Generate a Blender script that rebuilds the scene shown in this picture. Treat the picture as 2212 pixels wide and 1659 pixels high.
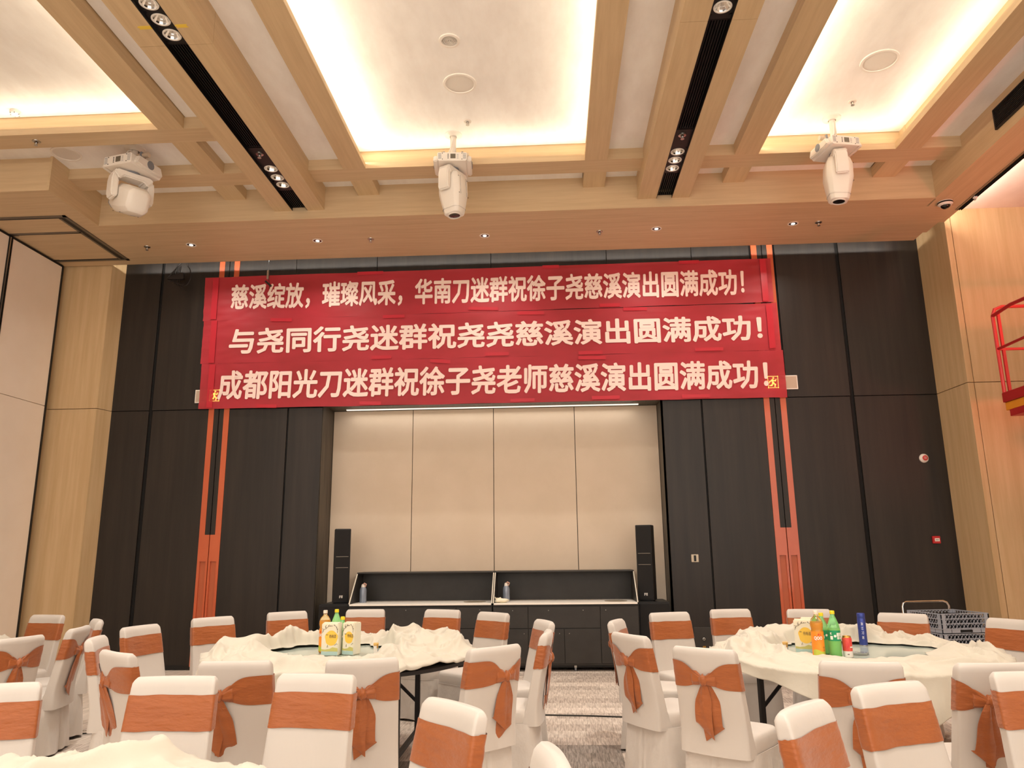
import bpy, math, random
from mathutils import Vector, Matrix, noise, Euler
R = random.Random(7)
PI = math.pi
for o in list(bpy.data.objects): bpy.data.objects.remove(o)
sc = bpy.context.scene
COL = sc.collection

# ------------------------------------------------------------------ camera
def nrm(v): return Vector(v).normalized()
F = 1630.0
Yc = nrm((89, -360.5, -F)); Zc = nrm((-83, 7340, -F)); Zc = (Zc - Yc * Zc.dot(Yc)).normalized(); Xc = Yc.cross(Zc)
cam = bpy.data.cameras.new('camera'); cam.sensor_fit = 'HORIZONTAL'; cam.sensor_width = 36.0; cam.lens = 36.0 * F / 2212.0
cam.clip_start = 0.05; cam.clip_end = 200
co = bpy.data.objects.new('camera', cam); COL.objects.link(co); sc.camera = co
M = Matrix((Xc, Yc, Zc)).to_4x4(); M.translation = Vector((0, 0, 1.55)); co.matrix_world = M

# ------------------------------------------------------------------ world, view, lights
sc.view_settings.view_transform = 'Standard'; sc.view_settings.look = 'None'
sc.view_settings.gamma = 1.0; sc.view_settings.use_curve_mapping = False
sc.view_settings.exposure = 0.14
w = bpy.data.worlds.new('world'); sc.world = w; w.use_nodes = True
w.node_tree.nodes['Background'].inputs[0].default_value = (1.0, 0.90, 0.80, 1); w.node_tree.nodes['Background'].inputs[1].default_value = 1.9
sc.cycles.max_bounces = 8; sc.cycles.diffuse_bounces = 5; sc.cycles.use_denoising = True
sc.cycles.sample_clamp_indirect = 6.0
WARM = (1.0, 0.80, 0.58); YEL = (1.0, 0.87, 0.66); NEUT = (1.0, 0.935, 0.84)
def area(name, loc, rot, sx, sy, power, col, spread=180, shape='RECTANGLE'):
    l = bpy.data.lights.new(name, 'AREA'); l.shape = shape; l.size = sx
    if shape in ('RECTANGLE', 'ELLIPSE'): l.size_y = sy
    l.energy = power; l.color = col; l.spread = math.radians(spread)
    o = bpy.data.objects.new(name, l); COL.objects.link(o); o.location = loc; o.rotation_euler = rot
    return o
# cove strips lie on the ledges of the three ceiling coffers and shine up
COVE = 23.0
UP = math.radians(180)
for (xa, xb, ye) in ((-8.9, -4.30, 7.39), (-2.21, 0.49, 8.42), (2.575, 4.19, 8.42)):
    L = ye + 4.0
    if xa > -8: area('cove_strip_light', (xa - 0.06, ye - L / 2, 6.262), (UP, math.radians(48), 0), 0.03, L, COVE * L / 5, YEL)
    area('cove_strip_light', (xb + 0.06, ye - L / 2, 6.262), (UP, math.radians(-48), 0), 0.03, L, COVE * L / 5, YEL)
    area('cove_strip_light', ((xa + xb) / 2, ye + 0.06, 6.262), (UP + math.radians(48), 0, 0), xb - xa, 0.03, COVE * (xb - xa) / 5, YEL)
# strip hidden above the back soffit, washing the top of the dark wall
area('wall_wash_light', (-0.6, 10.30, 5.94), (math.radians(88), 0, 0), 11.6, 0.03, 60, NEUT)
# strip over the right hand soffit, washing the raised ceiling on the right
area('side_cove_light', (5.47, 5.0, 5.93), (UP, math.radians(50), 0), 0.03, 9.8, 80, (1.0, .82, .68))
# recessed downlights in the two long troughs; back soffit beams added for floor bounce
DL = 41
for x in (-3.26, 1.53):
    for y in (-3.0, 0.0, 2.7, 5.45, 8.24):
        area('downlight_beam', (x, y, 5.985), (0, 0, 0), 0.16, 0.16, DL * (0.75 if y > 8 else 1), NEUT, 112, 'DISK')
for x in (-5.07, -3.24, -0.86, 1.52, 3.38):
    area('downlight_beam', (x, 9.83, 5.87), (0, 0, 0), 0.08, 0.08, 13, NEUT, 140, 'DISK')
area('niche_strip_light', (-0.9, 11.26, 3.67), (math.radians(-14), 0, 0), 4.3, 0.02, 5, NEUT)
# fill lights added out of view behind the camera to brighten the hall
for x in (-5.5, -0.9, 4.2):
    area('hall_fill_light', (x, -1.5, 5.95), (math.radians(14), 0, 0), 2.2, 2.2, 24, NEUT)
# red spot added out of view for the orange cast on the right wall
s = bpy.data.lights.new('red_cast_spot', 'SPOT'); s.energy = 480; s.color = (1.0, .18, .12); s.spot_size = 1.2; s.spot_blend = 1; s.shadow_soft_size = .3
so = bpy.data.objects.new('red_cast_spot', s); COL.objects.link(so); so.location = (7.6, 5.2, 1.2)
so.rotation_euler = (Vector((5.4, 9.6, 5.3)) - Vector((7.6, 5.2, 1.2))).to_track_quat('-Z', 'Y').to_euler()

# ------------------------------------------------------------------ materials
def lin(c):
    return tuple(((v / 255) / 12.92 if v / 255 <= 0.04045 else ((v / 255 + .055) / 1.055) ** 2.4) for v in c) + (1,)
def mat(name, rgb, rough=.6, metal=0, rgb2=None, scale=(4, 4, 4), detail=4, bump=0, bscale=None, alpha=1, trans=0, emis=None, estr=0, spec=.5, fac=(.35, .65), sheen=0, coat=0, kind='noise', ior=1.45):
    m = bpy.data.materials.new(name); m.use_nodes = True; nt = m.node_tree; b = nt.nodes['Principled BSDF']
    b.inputs['Base Color'].default_value = lin(rgb); b.inputs['Roughness'].default_value = rough; b.inputs['Metallic'].default_value = metal
    b.inputs['Alpha'].default_value = alpha; b.inputs['Transmission Weight'].default_value = trans; b.inputs['Specular IOR Level'].default_value = spec
    b.inputs['Sheen Weight'].default_value = sheen; b.inputs['Coat Weight'].default_value = coat; b.inputs['IOR'].default_value = ior
    if emis: b.inputs['Emission Color'].default_value = lin(emis); b.inputs['Emission Strength'].default_value = estr
    if rgb2 or bump:
        tc = nt.nodes.new('ShaderNodeTexCoord'); mp = nt.nodes.new('ShaderNodeMapping'); mp.inputs['Scale'].default_value = scale
        nt.links.new(tc.outputs['Object'], mp.inputs['Vector'])
        n = nt.nodes.new('ShaderNodeTexNoise'); n.inputs['Scale'].default_value = 1; n.inputs['Detail'].default_value = detail; n.inputs['Roughness'].default_value = .6
        nt.links.new(mp.outputs[0], n.inputs['Vector'])
        if rgb2:
            r = nt.nodes.new('ShaderNodeValToRGB'); r.color_ramp.elements[0].position = fac[0]; r.color_ramp.elements[1].position = fac[1]
            r.color_ramp.elements[0].color = lin(rgb); r.color_ramp.elements[1].color = lin(rgb2)
            nt.links.new(n.outputs['Fac'], r.inputs[0]); nt.links.new(r.outputs[0], b.inputs['Base Color'])
        if bump:
            src = n
            if bscale:
                mp2 = nt.nodes.new('ShaderNodeMapping'); mp2.inputs['Scale'].default_value = bscale; nt.links.new(tc.outputs['Object'], mp2.inputs['Vector'])
                src = nt.nodes.new('ShaderNodeTexNoise'); src.inputs['Scale'].default_value = 1; src.inputs['Detail'].default_value = 3; nt.links.new(mp2.outputs[0], src.inputs['Vector'])
            bp = nt.nodes.new('ShaderNodeBump'); bp.inputs['Strength'].default_value = bump; bp.inputs['Distance'].default_value = .01
            nt.links.new(src.outputs['Fac'], bp.inputs['Height']); nt.links.new(bp.outputs[0], b.inputs['Normal'])
    return m
mWoodY = mat('oak veneer lengthwise', (202, 176, 138), .5, rgb2=(212, 187, 149), scale=(22, 1.2, 22), bump=.05)
mWoodX = mat('oak veneer crosswise', (202, 176, 140), .5, rgb2=(212, 187, 151), scale=(1.2, 22, 22), bump=.05)
mWoodZ = mat('oak veneer upright', (196, 166, 124), .5, rgb2=(208, 179, 138), scale=(14, 14, .8), bump=.04)
mPlas = mat('brushed silver plaster', (240, 236, 232), .55, rgb2=(249, 247, 244), scale=(5, 1.8, 5), detail=8, bump=.12, bscale=(16, 4, 10))
mDark = mat('dark stained wood', (31, 26, 23), .42, rgb2=(44, 37, 32), scale=(9, 9, .5), detail=6, bump=.06, bscale=(60, 60, 2))
mReveal = mat('dark ribbed wood', (60, 54, 46), .5, rgb2=(96, 88, 76), scale=(30, 30, 1.4), detail=6, bump=.1)
mGap = mat('black gap', (14, 12, 11), .8)
mBeige = mat('beige fabric board', (220, 202, 180), .8, rgb2=(225, 207, 186), scale=(2, 2, 2), bump=.05, bscale=(300, 300, 300))
mPart = mat('beige partition board', (244, 230, 214), .7, rgb2=(247, 234, 219), scale=(2, 2, 2))
mBlack = mat('black powder coat', (22, 21, 21), .45)
mBlackW = mat('black laminate', (48, 45, 42), .45, rgb2=(54, 51, 48), scale=(6, 6, 6))
mBlackG = mat('dull black grille cloth', (26, 24, 24), .8, bump=.3, bscale=(600, 600, 600))
mOrange = mat('orange lacquer', (196, 92, 58), .28, rgb2=(202, 100, 64), scale=(3, 3, 1), coat=.4)
mOrangeD = mat('orange lacquer recess', (186, 96, 62), .35)
mWhiteP = mat('white plastic', (240, 234, 226), .35)
mWhiteP2 = mat('matt white plastic', (226, 218, 208), .5)
mGreyP = mat('grey plastic', (130, 134, 142), .5)
mSteel = mat('brushed steel', (190, 186, 180), .28, 1)
mChrome = mat('chrome', (225, 222, 218), .12, 1)
mBrass = mat('brass', (190, 150, 80), .3, 1)
mCable = mat('dark cable', (44, 42, 36), .6)
mLens = mat('dark lens glass', (18, 14, 14), .08, spec=.8)
mBulb = mat('lit lamp', (255, 246, 230), .4, emis=(255, 240, 220), estr=4)
mLine = mat('lit strip', (255, 246, 230), .4, emis=(255, 236, 214), estr=1.1)
mCover = mat('white stretch chair cover', (202, 194, 186), .75, bump=.45, bscale=(7, 7, 3), sheen=.2)
mSkirt = mat('white satin chair skirt', (204, 196, 188), .5, bump=.9, bscale=(14, 14, 9), sheen=.2)
mSash = mat('copper orange satin sash', (156, 84, 38), .42, rgb2=(166, 92, 44), scale=(3, 3, 9), bump=.6, bscale=(14, 14, 40), sheen=.25)
mCloth = mat('cream tablecloth', (200, 193, 178), .85, bump=.35, bscale=(11, 11, 11), sheen=.2)
mTable = mat('dark table edge', (40, 38, 40), .5)
mGlass = mat('frosted green glass turntable', (172, 184, 174), .14, spec=.5, rgb2=(178, 188, 178), scale=(2, 2, 2))
mCounter = mat('pale laminate worktop', (252, 246, 236), .35)
mCurt = mat('grey satin table skirt', (176, 168, 164), .4, bump=.4, bscale=(8, 8, 3))

# ------------------------------------------------------------------ mesh helpers
class MB:
    def __init__(s): s.v = []; s.f = []
    def add(s, vs, fs):
        n = len(s.v); s.v += [tuple(v) for v in vs]; s.f += [tuple(i + n for i in f) for f in fs]; return s
    def box(s, x0, x1, y0, y1, z0, z1, T=None):
        vs = [Vector((x, y, z)) for z in (z0, z1) for y in (y0, y1) for x in (x0, x1)]
        if T is not None: vs = [T @ v for v in vs]
        return s.add(vs, [(0, 2, 3, 1), (4, 5, 7, 6), (0, 1, 5, 4), (2, 6, 7, 3), (0, 4, 6, 2), (1, 3, 7, 5)])
    def prism(s, poly, axis, a, b, T=None):      # polygon in the other two axes, extruded along axis
        vs = []
        for t in (a, b):
            for (p, q) in poly:
                v = {'x': (t, p, q), 'y': (p, t, q), 'z': (p, q, t)}[axis]; vs.append(T @ Vector(v) if T is not None else Vector(v))
        n = len(poly)
        return s.add(vs, [tuple(range(n - 1, -1, -1)), tuple(range(n, 2 * n))] + [(i, (i + 1) % n, (i + 1) % n + n, i + n) for i in range(n)])
    def lathe(s, prof, n=24, T=None, cap=True):
        vs = []; fs = []
        for (r, z) in prof:
            for i in range(n):
                a = 2 * PI * i / n; v = Vector((r * math.cos(a), r * math.sin(a), z)); vs.append(T @ v if T is not None else v)
        m = len(prof)
        for j in range(m - 1):
            for i in range(n): fs.append((j * n + i, j * n + (i + 1) % n, (j + 1) * n + (i + 1) % n, (j + 1) * n + i))
        if cap: fs.append(tuple(range(n - 1, -1, -1))); fs.append(tuple((m - 1) * n + i for i in range(n)))
        return s.add(vs, fs)
    def loft(s, rings, closed=True, cap=True, T=None):
        n = len(rings[0]); vs = [T @ Vector(v) if T is not None else Vector(v) for r in rings for v in r]; fs = []
        for j in range(len(rings) - 1):
            for i in range(n if closed else n - 1): fs.append((j * n + i, j * n + (i + 1) % n, (j + 1) * n + (i + 1) % n, (j + 1) * n + i))
        if cap and closed: fs.append(tuple(range(n - 1, -1, -1))); fs.append(tuple((len(rings) - 1) * n + i for i in range(n)))
        return s.add(vs, fs)
    def tube(s, path, r, n=8, cap=True):
        path = [Vector(p) for p in path]; rings = []; up = None
        for i, p in enumerate(path):
            d = (path[min(i + 1, len(path) - 1)] - path[max(i - 1, 0)]).normalized()
            if up is None: up = Vector((0, 0, 1)) if abs(d.z) < .9 else Vector((1, 0, 0))
            a = d.cross(up).normalized(); b = a.cross(d).normalized(); up = b
            rr = r[i] if isinstance(r, (list, tuple)) else r
            rings.append([p + a * rr * math.cos(2 * PI * k / n) + b * rr * math.sin(2 * PI * k / n) for k in range(n)])
        return s.loft(rings, cap=cap)
    def build(s, name, m, parent=None, smooth=False, bevel=0, bseg=1, angle=35):
        me = bpy.data.meshes.new(name); me.from_pydata(s.v, [], s.f); me.validate(); me.update()
        import bmesh
        bm = bmesh.new(); bm.from_mesh(me)
        if bevel:
            es = [e for e in bm.edges if len(e.link_faces) == 2 and e.calc_face_angle(0) > .5]
            bmesh.ops.bevel(bm, geom=es, offset=bevel, segments=bseg, affect='EDGES', clamp_overlap=True)
        bmesh.ops.recalc_face_normals(bm, faces=bm.faces); bm.to_mesh(me); bm.free()
        if smooth:
            me.shade_smooth()
            try: me.set_sharp_from_angle(angle=math.radians(angle))
            except Exception: pass
        me.materials.append(m)
        o = bpy.data.objects.new(name, me); COL.objects.link(o)
        if parent is not None: o.parent = parent
        return o
def arc(cx, cy, r, a0, a1, n): return [(cx + r * math.cos(math.radians(a0 + (a1 - a0) * i / n)), cy + r * math.sin(math.radians(a0 + (a1 - a0) * i / n))) for i in range(n + 1)]
def tag(o, label=None, cat=None, group=None, kind=None):
    if label: o['label'] = label
    if cat: o['category'] = cat
    if group: o['group'] = group
    if kind: o['kind'] = kind
    return o
def thing(name, label, cat, loc=(0, 0, 0), rz=0, group=None, rot=None):
    o = bpy.data.objects.new(name, None); COL.objects.link(o); o.empty_display_size = .1
    o.location = loc; o.rotation_euler = rot if rot else (0, 0, rz); return tag(o, label, cat, group)
def struct(name, mb, m, **k):
    o = mb.build(name, m, None, **k); o['kind'] = 'structure'; return o
def copy_tree(o, parent=None):
    c = o.copy(); COL.objects.link(c); c.parent = parent
    for ch in [x for x in bpy.data.objects if x.parent == o]: copy_tree(ch, c)
    return c
KIDS = {}
def fast_copy(o, parent=None):
    c = o.copy(); COL.objects.link(c); c.parent = parent
    for ch in KIDS.get(o.name, []): fast_copy(ch, c)
    return c
def index_kids():
    KIDS.clear()
    for x in bpy.data.objects:
        if x.parent: KIDS.setdefault(x.parent.name, []).append(x)
TXT = {}
def text_mesh(s, bold=.0, space=1.0):
    k = (s, bold, space)
    if k in TXT: return TXT[k]
    c = bpy.data.curves.new('t', 'FONT'); c.body = s; c.offset = bold; c.resolution_u = 2; c.space_character = space
    o = bpy.data.objects.new('t', c); COL.objects.link(o); bpy.context.view_layer.update()
    me = bpy.data.meshes.new_from_object(o.evaluated_get(bpy.context.evaluated_depsgraph_get()))
    vs = [v.co.copy() for v in me.vertices]; fs = [tuple(p.vertices) for p in me.polygons]
    bpy.data.objects.remove(o); bpy.data.curves.remove(c); bpy.data.meshes.remove(me)
    x0 = min(v.x for v in vs); x1 = max(v.x for v in vs); y0 = min(v.y for v in vs); y1 = max(v.y for v in vs)
    TXT[k] = ([((v.x - x0) / (x1 - x0), (v.y - y0) / (y1 - y0)) for v in vs], fs); return TXT[k]
def text(s, parent, m, fn, bold=.0, name='lettering', space=1.0):
    uv, fs = text_mesh(s, bold, space); mb = MB(); mb.add([fn(u, v) for u, v in uv], fs)
    me = bpy.data.meshes.new(name); me.from_pydata(mb.v, [], mb.f); me.materials.append(m)
    o = bpy.data.objects.new(name, me); COL.objects.link(o); o.parent = parent; return o

YW = 10.795
# ------------------------------------------------------------------ floor with carpet planks
fl = struct('floor', MB().box(-9.2, 9.2, -4.2, 11.6, -.12, -.006), mat('carpet base', (186, 174, 162), .95, rgb2=(220, 208, 196), scale=(40, 3, 5), detail=5))
carp = []
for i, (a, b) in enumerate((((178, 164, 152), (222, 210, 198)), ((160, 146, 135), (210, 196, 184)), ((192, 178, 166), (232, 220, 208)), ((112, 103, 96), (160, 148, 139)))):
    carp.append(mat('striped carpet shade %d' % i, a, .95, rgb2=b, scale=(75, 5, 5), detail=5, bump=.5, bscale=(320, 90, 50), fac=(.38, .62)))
tm = []
for i in range(4):
    t = MB().box(-.499, .499, -.1245, .1245, -.006, 0).build('carpet_plank', carp[i], fl, bevel=.0015); tm.append(t)
first = [True] * 4; ny = 0
for j in range(22):
    y = 5.3 + .25 * j
    for i in range(9):
        x = -4.0 + i + (j % 4) * .25
        k = R.choice((0, 0, 1, 2, 1))
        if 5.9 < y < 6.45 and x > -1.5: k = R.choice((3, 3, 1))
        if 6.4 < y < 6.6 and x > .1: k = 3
        if 7.85 < y < 8.3: k = 2
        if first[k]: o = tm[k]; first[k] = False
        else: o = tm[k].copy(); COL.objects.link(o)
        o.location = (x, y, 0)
# ------------------------------------------------------------------ walls
wb = struct('wall_back', MB().box(-9, -3.36, YW + .03, YW + .2, 0, 6.6).box(1.62, 9, YW + .03, YW + .2, 0, 6.6).box(-3.36, 1.62, YW + .03, YW + .2, 3.74, 6.6), mGap)
def panel(name, x0, x1, z0, z1, m=mDark, par=wb, y0=YW, y1=YW + .028, g=.004): return MB().box(x0 + g, x1 - g, y0, y1, z0 + g, z1 - g).build(name, m, par, bevel=.002)
for (x0, x1) in ((-6.62, -5.985), (-3.86, -3.35), (1.62, 2.17), (4.335, 5.56)): panel('wall_panel', x0, x1, 0.06, 3.66)
for (x0, x1) in ((-6.62, -5.985), (-5.945, -5.06), (-4.765, -3.86), (-3.86, -2.6), (-2.6, -.85), (-.85, .9), (.9, 2.17), (2.17, 3.03), (3.40, 4.29), (4.335, 5.56)): panel('wall_panel', x0, x1, 3.662, 6.55)
# niche behind the buffet
nb = struct('trim_1', MB().box(-3.55, -3.35, YW + .03, 11.6, 0, 3.8).box(1.62, 1.8, YW + .03, 11.6, 0, 3.8).box(-3.4, 1.66, YW + .03, 11.6, 3.7, 3.8).box(-3.4, 1.66, 11.4, 11.6, 0, 3.72), mReveal)
nx = (-3.35, -2.11, -.87, .366, 1.62)
for i in range(4): MB().box(nx[i] + .005, nx[i + 1] - .005, 11.375, 11.40, 0, 3.695).build('white_panel', mBeige, nb, bevel=.002)
MB().box(-3.12, 1.33, 11.24, 11.28, 3.688, 3.70).build('light_strip', mLine, nb)
# tall double doors with orange pulls
def door(n, cx, xl, xr):
    d = struct('door_%d' % n, MB().box(xl, xr, YW + .022, YW + .03, .02, 3.66), mGap)
    MB().box(xl + .02, cx - .157, YW - .004, YW + .022, .04, 3.655).build('door_leaf', mDark, d, bevel=.002)
    MB().box(cx + .157, xr - .02, YW - .004, YW + .022, .04, 3.655).build('door_leaf', mDark, d, bevel=.002)
    for s in (-1, 1):
        def bx(mb, a, b, z0, z1, y0, y1): xx = sorted((cx + s * a, cx + s * b)); return mb.box(xx[0], xx[1], y0, y1, z0, z1)
        p = MB(); bx(p, .076, .157, 1.83, 6.5, YW - .012, YW + .02); bx(p, .006, .157, 1.458, 1.83, YW - .012, YW + .02)
        bx(p, .006, .034, .04, 1.458, YW - .012, YW + .02); bx(p, .12, .157, .04, 1.458, YW - .012, YW + .02)
        pl = p.build('door_pull', mOrange, d)
        r = MB(); bx(r, .034, .12, .04, 1.458, YW + .01, YW + .02); r.build('pull_recess', mOrangeD, pl)
        q = MB(); bx(q, .006, .076, 1.83, 6.5, YW - .006, YW + .02); q.build('door_edge', mDark, d)
    return d
door(1, -4.91, -5.945, -3.86); door(2, 3.215, 2.17, 4.295)
# left wood wall, right wood wall
wl = struct('wall_left', MB().box(-9.1, -9.0, -4.2, 11.6, 0, 6.6).box(-9.0, -7.42, 10.60, 10.8, 0, 6.6), mWoodZ)
for (z0, z1) in ((.0, 3.66), (3.668, 6.4)):
    MB().box(-7.42, -6.64, 10.545, 10.6, z0, z1).build('wood_panel', mWoodZ, wl, bevel=.003)
    MB().prism([(-6.66, 10.56), (-6.637, 10.545), (-6.56, 10.80), (-6.62, 10.80)], 'z', z0, z1).build('wood_panel', mWoodZ, wl)
wr = struct('wall_right', MB().box(9.0, 9.1, -4.2, 11.6, 0, 6.6).box(6.62, 9.05, 10.5, 10.6, 0, 6.6), mWoodZ)
for (z0, z1) in ((.0, 3.66), (3.668, 6.4)):
    MB().box(5.605, 6.62, 10.04, 10.10, z0, z1).build('wood_panel', mWoodZ, wr, bevel=.003)
    MB().prism([(5.517, 10.037), (5.597, 10.04), (5.597, 10.82), (5.49, 10.82)], 'z', z0, z1).build('wood_panel', mWoodZ, wr, bevel=.002)
    MB().box(6.60, 6.66, 10.1, 10.6, z0, z1).build('wood_panel', mWoodZ, wr)
for i, (x0, x1, s) in enumerate(((-6.6, -6.56, 0), (-5.99, -3.35, 0), (1.62, 5.5, 0))):
    MB().box(x0, x1, YW - .006, YW + .02, 0.0, .06).build('baseboard_back' if i == 0 else 'baseboard_back.00%d' % i, mBlack)['kind'] = 'structure'
# ------------------------------------------------------------------ ceiling
ZP = 6.33
ce = struct('ceiling', MB().box(-9.1, 9.1, -4.2, 11.6, 6.62, 6.7), mPlas)
def strip(x0, x1, y0, y1, z=ZP): MB().box(x0, x1, y0, y1, z, z + .02).build('plaster_panel', mPlas, ce)
YF = 9.13; Y0 = -4.2
strip(-4.0, -3.6, Y0, YF); strip(-2.93, -2.47, Y0, YF); strip(.76, 1.2, Y0, YF); strip(1.86, 2.30, Y0, YF); strip(4.47, 4.96, Y0, YF)
strip(-9, -4.28, 7.66, YF); strip(-2.21, .49, 8.72, YF); strip(2.57, 4.19, 8.72, YF)
ZC = 6.50
strip(-9, -4.14, Y0, 7.52, ZC); strip(-2.36, .64, Y0, 8.56, ZC); strip(2.42, 4.34, Y0, 8.56, ZC)
ZB = 6.19
def beamY(x0, x1, shelf, ye):          # shelf: +1 coffer on the right side, -1 on the left, 0 none
    m = MB(); xm = (x0 + x1) / 2
    if shelf > 0: prof = [(x0, ZB), (x1, ZB), (x1, 6.25), (xm, 6.25), (xm, ZC + .02), (x0, ZC + .02)]
    elif shelf < 0: prof = [(x0, ZB), (x1, ZB), (x1, ZC + .02), (xm, ZC + .02), (xm, 6.25), (x0, 6.27)]
    m.prism(prof, 'y', Y0, ye); m.build('beam', mWoodY, ce)
beamY(-4.30, -4.01, -1, 7.39); MB().box(-4.285, -4.0, 7.67, 8.42, ZB, ZP).build('beam', mWoodY, ce); MB().box(-4.285, -4.0, 8.73, YF, ZB, ZP).build('beam', mWoodY, ce)
beamY(-2.485, -2.21, 1, 8.42); MB().box(-2.48, -2.20, 8.73, YF, ZB, ZP).build('beam', mWoodY, ce)
beamY(.49, .765, -1, 8.42); MB().box(.495, .775, 8.73, YF, ZB, ZP).build('beam', mWoodY, ce)
beamY(2.29, 2.575, 1, 8.42); MB().box(2.30, 2.575, 8.73, YF, ZB, ZP).build('beam', mWoodY, ce)
beamY(4.19, 4.485, -1, 8.42); MB().box(4.20, 4.485, 8.73, YF, ZB, ZP).build('beam', mWoodY, ce)
def beamX(x0, x1, ya, yb, sh=None):
    ym = (ya + yb) / 2
    if sh:
        m = MB(); m.prism([(ya, ZB), (yb, ZB), (yb, ZC + .02), (ym, ZC + .02), (ym, 6.25), (ya, 6.27)], 'x', x0, x1); m.build('beam', mWoodX, ce)
    else: MB().box(x0, x1, ya, yb, ZB, ZP).build('beam', mWoodX, ce)
beamX(-9, -4.16, 7.39, 7.67, 1); beamX(-4.16, -3.6, 7.39, 7.67)
beamX(-6.0, -3.6, 8.42, 8.73); beamX(-2.93, -2.35, 8.42, 8.73); beamX(-2.35, .63, 8.42, 8.73, 1); beamX(.63, 1.2, 8.42, 8.73)
beamX(1.86, 2.43, 8.42, 8.73); beamX(2.43, 4.33, 8.42, 8.73, 1); beamX(4.33, 4.96, 8.42, 8.73)
for (xa, xb, ya, yb) in ((-2.485, -2.35, 8.42, 8.73), (.63, .765, 8.42, 8.73), (2.29, 2.43, 8.42, 8.73), (4.33, 4.485, 8.42, 8.73), (-4.16, -4.01, 7.39, 7.67)):
    MB().box(xa, xb, ya, yb, ZP + .001, 6.52).build('beam_block', mWoodX, ce)
# two wide lowered beams, each with a black service trough
for (a, b, c, d) in ((-3.60, -3.36, -3.155, -2.93), (1.197, 1.437, 1.637, 1.86)):
    for (u, v) in ((a, b), (c, d)):
        MB().box(u, v, Y0, 5.765, 6.0, 6.40).build('wide_beam', mWoodY, ce); MB().box(u, v, 5.769, YF, 6.0, 6.40).build('wide_beam', mWoodY, ce)
    MB().box(b - .002, c + .002, Y0, YF, 6.12, 6.3).build('trough_lining', mBlack, ce)
    MB().box(b - .001, b + .004, Y0, YF - .01, 5.998, 6.13).build('trough_edge', mBlack, ce); MB().box(c - .004, c + .001, Y0, YF - .01, 5.998, 6.13).build('trough_edge', mBlack, ce)
# soffits
Z5 = 5.88
MB().box(-6.0, 4.955, YF, YF + .03, Z5, 6.56).build('soffit_face', mWoodX, ce)
MB().box(-9, 5.36, 9.385, 10.235, Z5, Z5 + .02).build('soffit_board', mWoodX, ce)
MB().box(-6.03, 4.955, YF + .03, 9.381, Z5, Z5 + .02).build('soffit_board', mWoodX, ce)
MB().box(-9, 5.31, 10.239, 10.51, Z5, Z5 + .02).build('soffit_board', mWoodX, ce)
MB().box(4.955, 4.98, Y0, YF + .03, Z5, 6.56).build('soffit_face', mWoodY, ce)
MB().box(4.98, 5.42, Y0, 9.381, Z5, Z5 + .02).build('soffit_board', mWoodY, ce)
MB().box(-6.03, -6.0, 8.10, YF + .03, Z5, 6.56).build('soffit_face', mWoodY, ce)
MB().box(-9, -6.03, 8.10, 8.13, Z5, 6.26).box(-9, -6.03, 8.13, 8.16, 6.2, 6.56).build('soffit_face', mWoodX, ce)
# storage pocket lid for the folding partition: soffit leaves room for three framed boards
MB().box(-9, -6.03, 8.13, 8.80, Z5, Z5 + .02).build('soffit_board', mWoodX, ce)
MB().box(-6.24, -6.03, 8.80, 9.385, Z5, Z5 + .02).build('soffit_board', mWoodX, ce)
MB().box(5.36, 5.44, 9.385, 9.9, Z5, Z5 + .02).build('soffit_board', mWoodY, ce)
MB().box(5.44, 9, Y0, 10.6, 6.13, 6.16).build('plaster_panel', mat('plaster with pink light cast', (226, 210, 200), .6, rgb2=(234, 220, 210), scale=(3, 2, 3)), ce)  # pink of the red light cast is put into this plaster's colour
# track frames in the left soffit
tr = thing('partition_track', 'metal ceiling track with framed wood lids above the beige folding partition', 'track', (-6.8, 9.4, Z5))
tr.location = (0, 0, 0)
mTrk = mat('dull aluminium track', (120, 112, 102), .4, .6)
for (x0, x1, y0, y1) in ((-8.9, -6.24, 8.78, 8.82), (-6.28, -6.24, 8.78, 10.33), (-8.9, -6.33, 9.27, 9.31), (-7.4, -6.24, 10.27, 10.31), (-6.37, -6.34, 8.86, 10.27)):
    MB().box(x0, x1, y0, y1, Z5 - .012, Z5).build('track_rail', mTrk, tr)
for (x0, x1, y0, y1) in ((-8.9, -6.28, 8.82, 8.86), (-6.335, -6.28, 8.86, 10.27), (-8.9, -6.37, 9.31, 9.34), (-7.4, -6.37, 10.24, 10.27)):
    MB().box(x0, x1, y0, y1, Z5 - .006, Z5).build('track_slot', mBlack, tr)
for (y0, y1) in ((8.86, 9.27), (9.34, 10.24)): MB().box(-7.27 if y0 > 9 else -8.9, -6.37, y0, y1, Z5 - .004, Z5).build('track_lid', mWoodX, tr)
# partition leaves
for i, (y0, y1, lb) in enumerate(((9.335, 10.455, 'tall beige partition leaf at left, beside the wood pillar'), (8.2, 9.315, 'second partition leaf at the far left edge, with pale metal end strip'))):
    p = thing('partition_panel', lb, 'partition', (-7.38, y0, 0), 0, 'folding partition leaves')
    L = y1 - y0
    for (z0, z1) in ((.03, 3.69), (3.698, 5.84)): MB().box(-.05, .03, .02, L - .03, z0, z1).build('board', mPart, p, bevel=.002)
    MB().box(-.04, .04, 0, .02, 0.0, 5.86).box(-.04, .042, L - .03, L, 0.0, 5.86).box(-.04, .034, 0, L, 5.84, 5.87).box(-.04, .034, 0, L, 0, .03).build('edge_frame', mBlack, p)
    if i: MB().box(.042, .046, L - .022, L - .002, 0.03, 5.84).build('metal_edge', mSteel, p)
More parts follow.
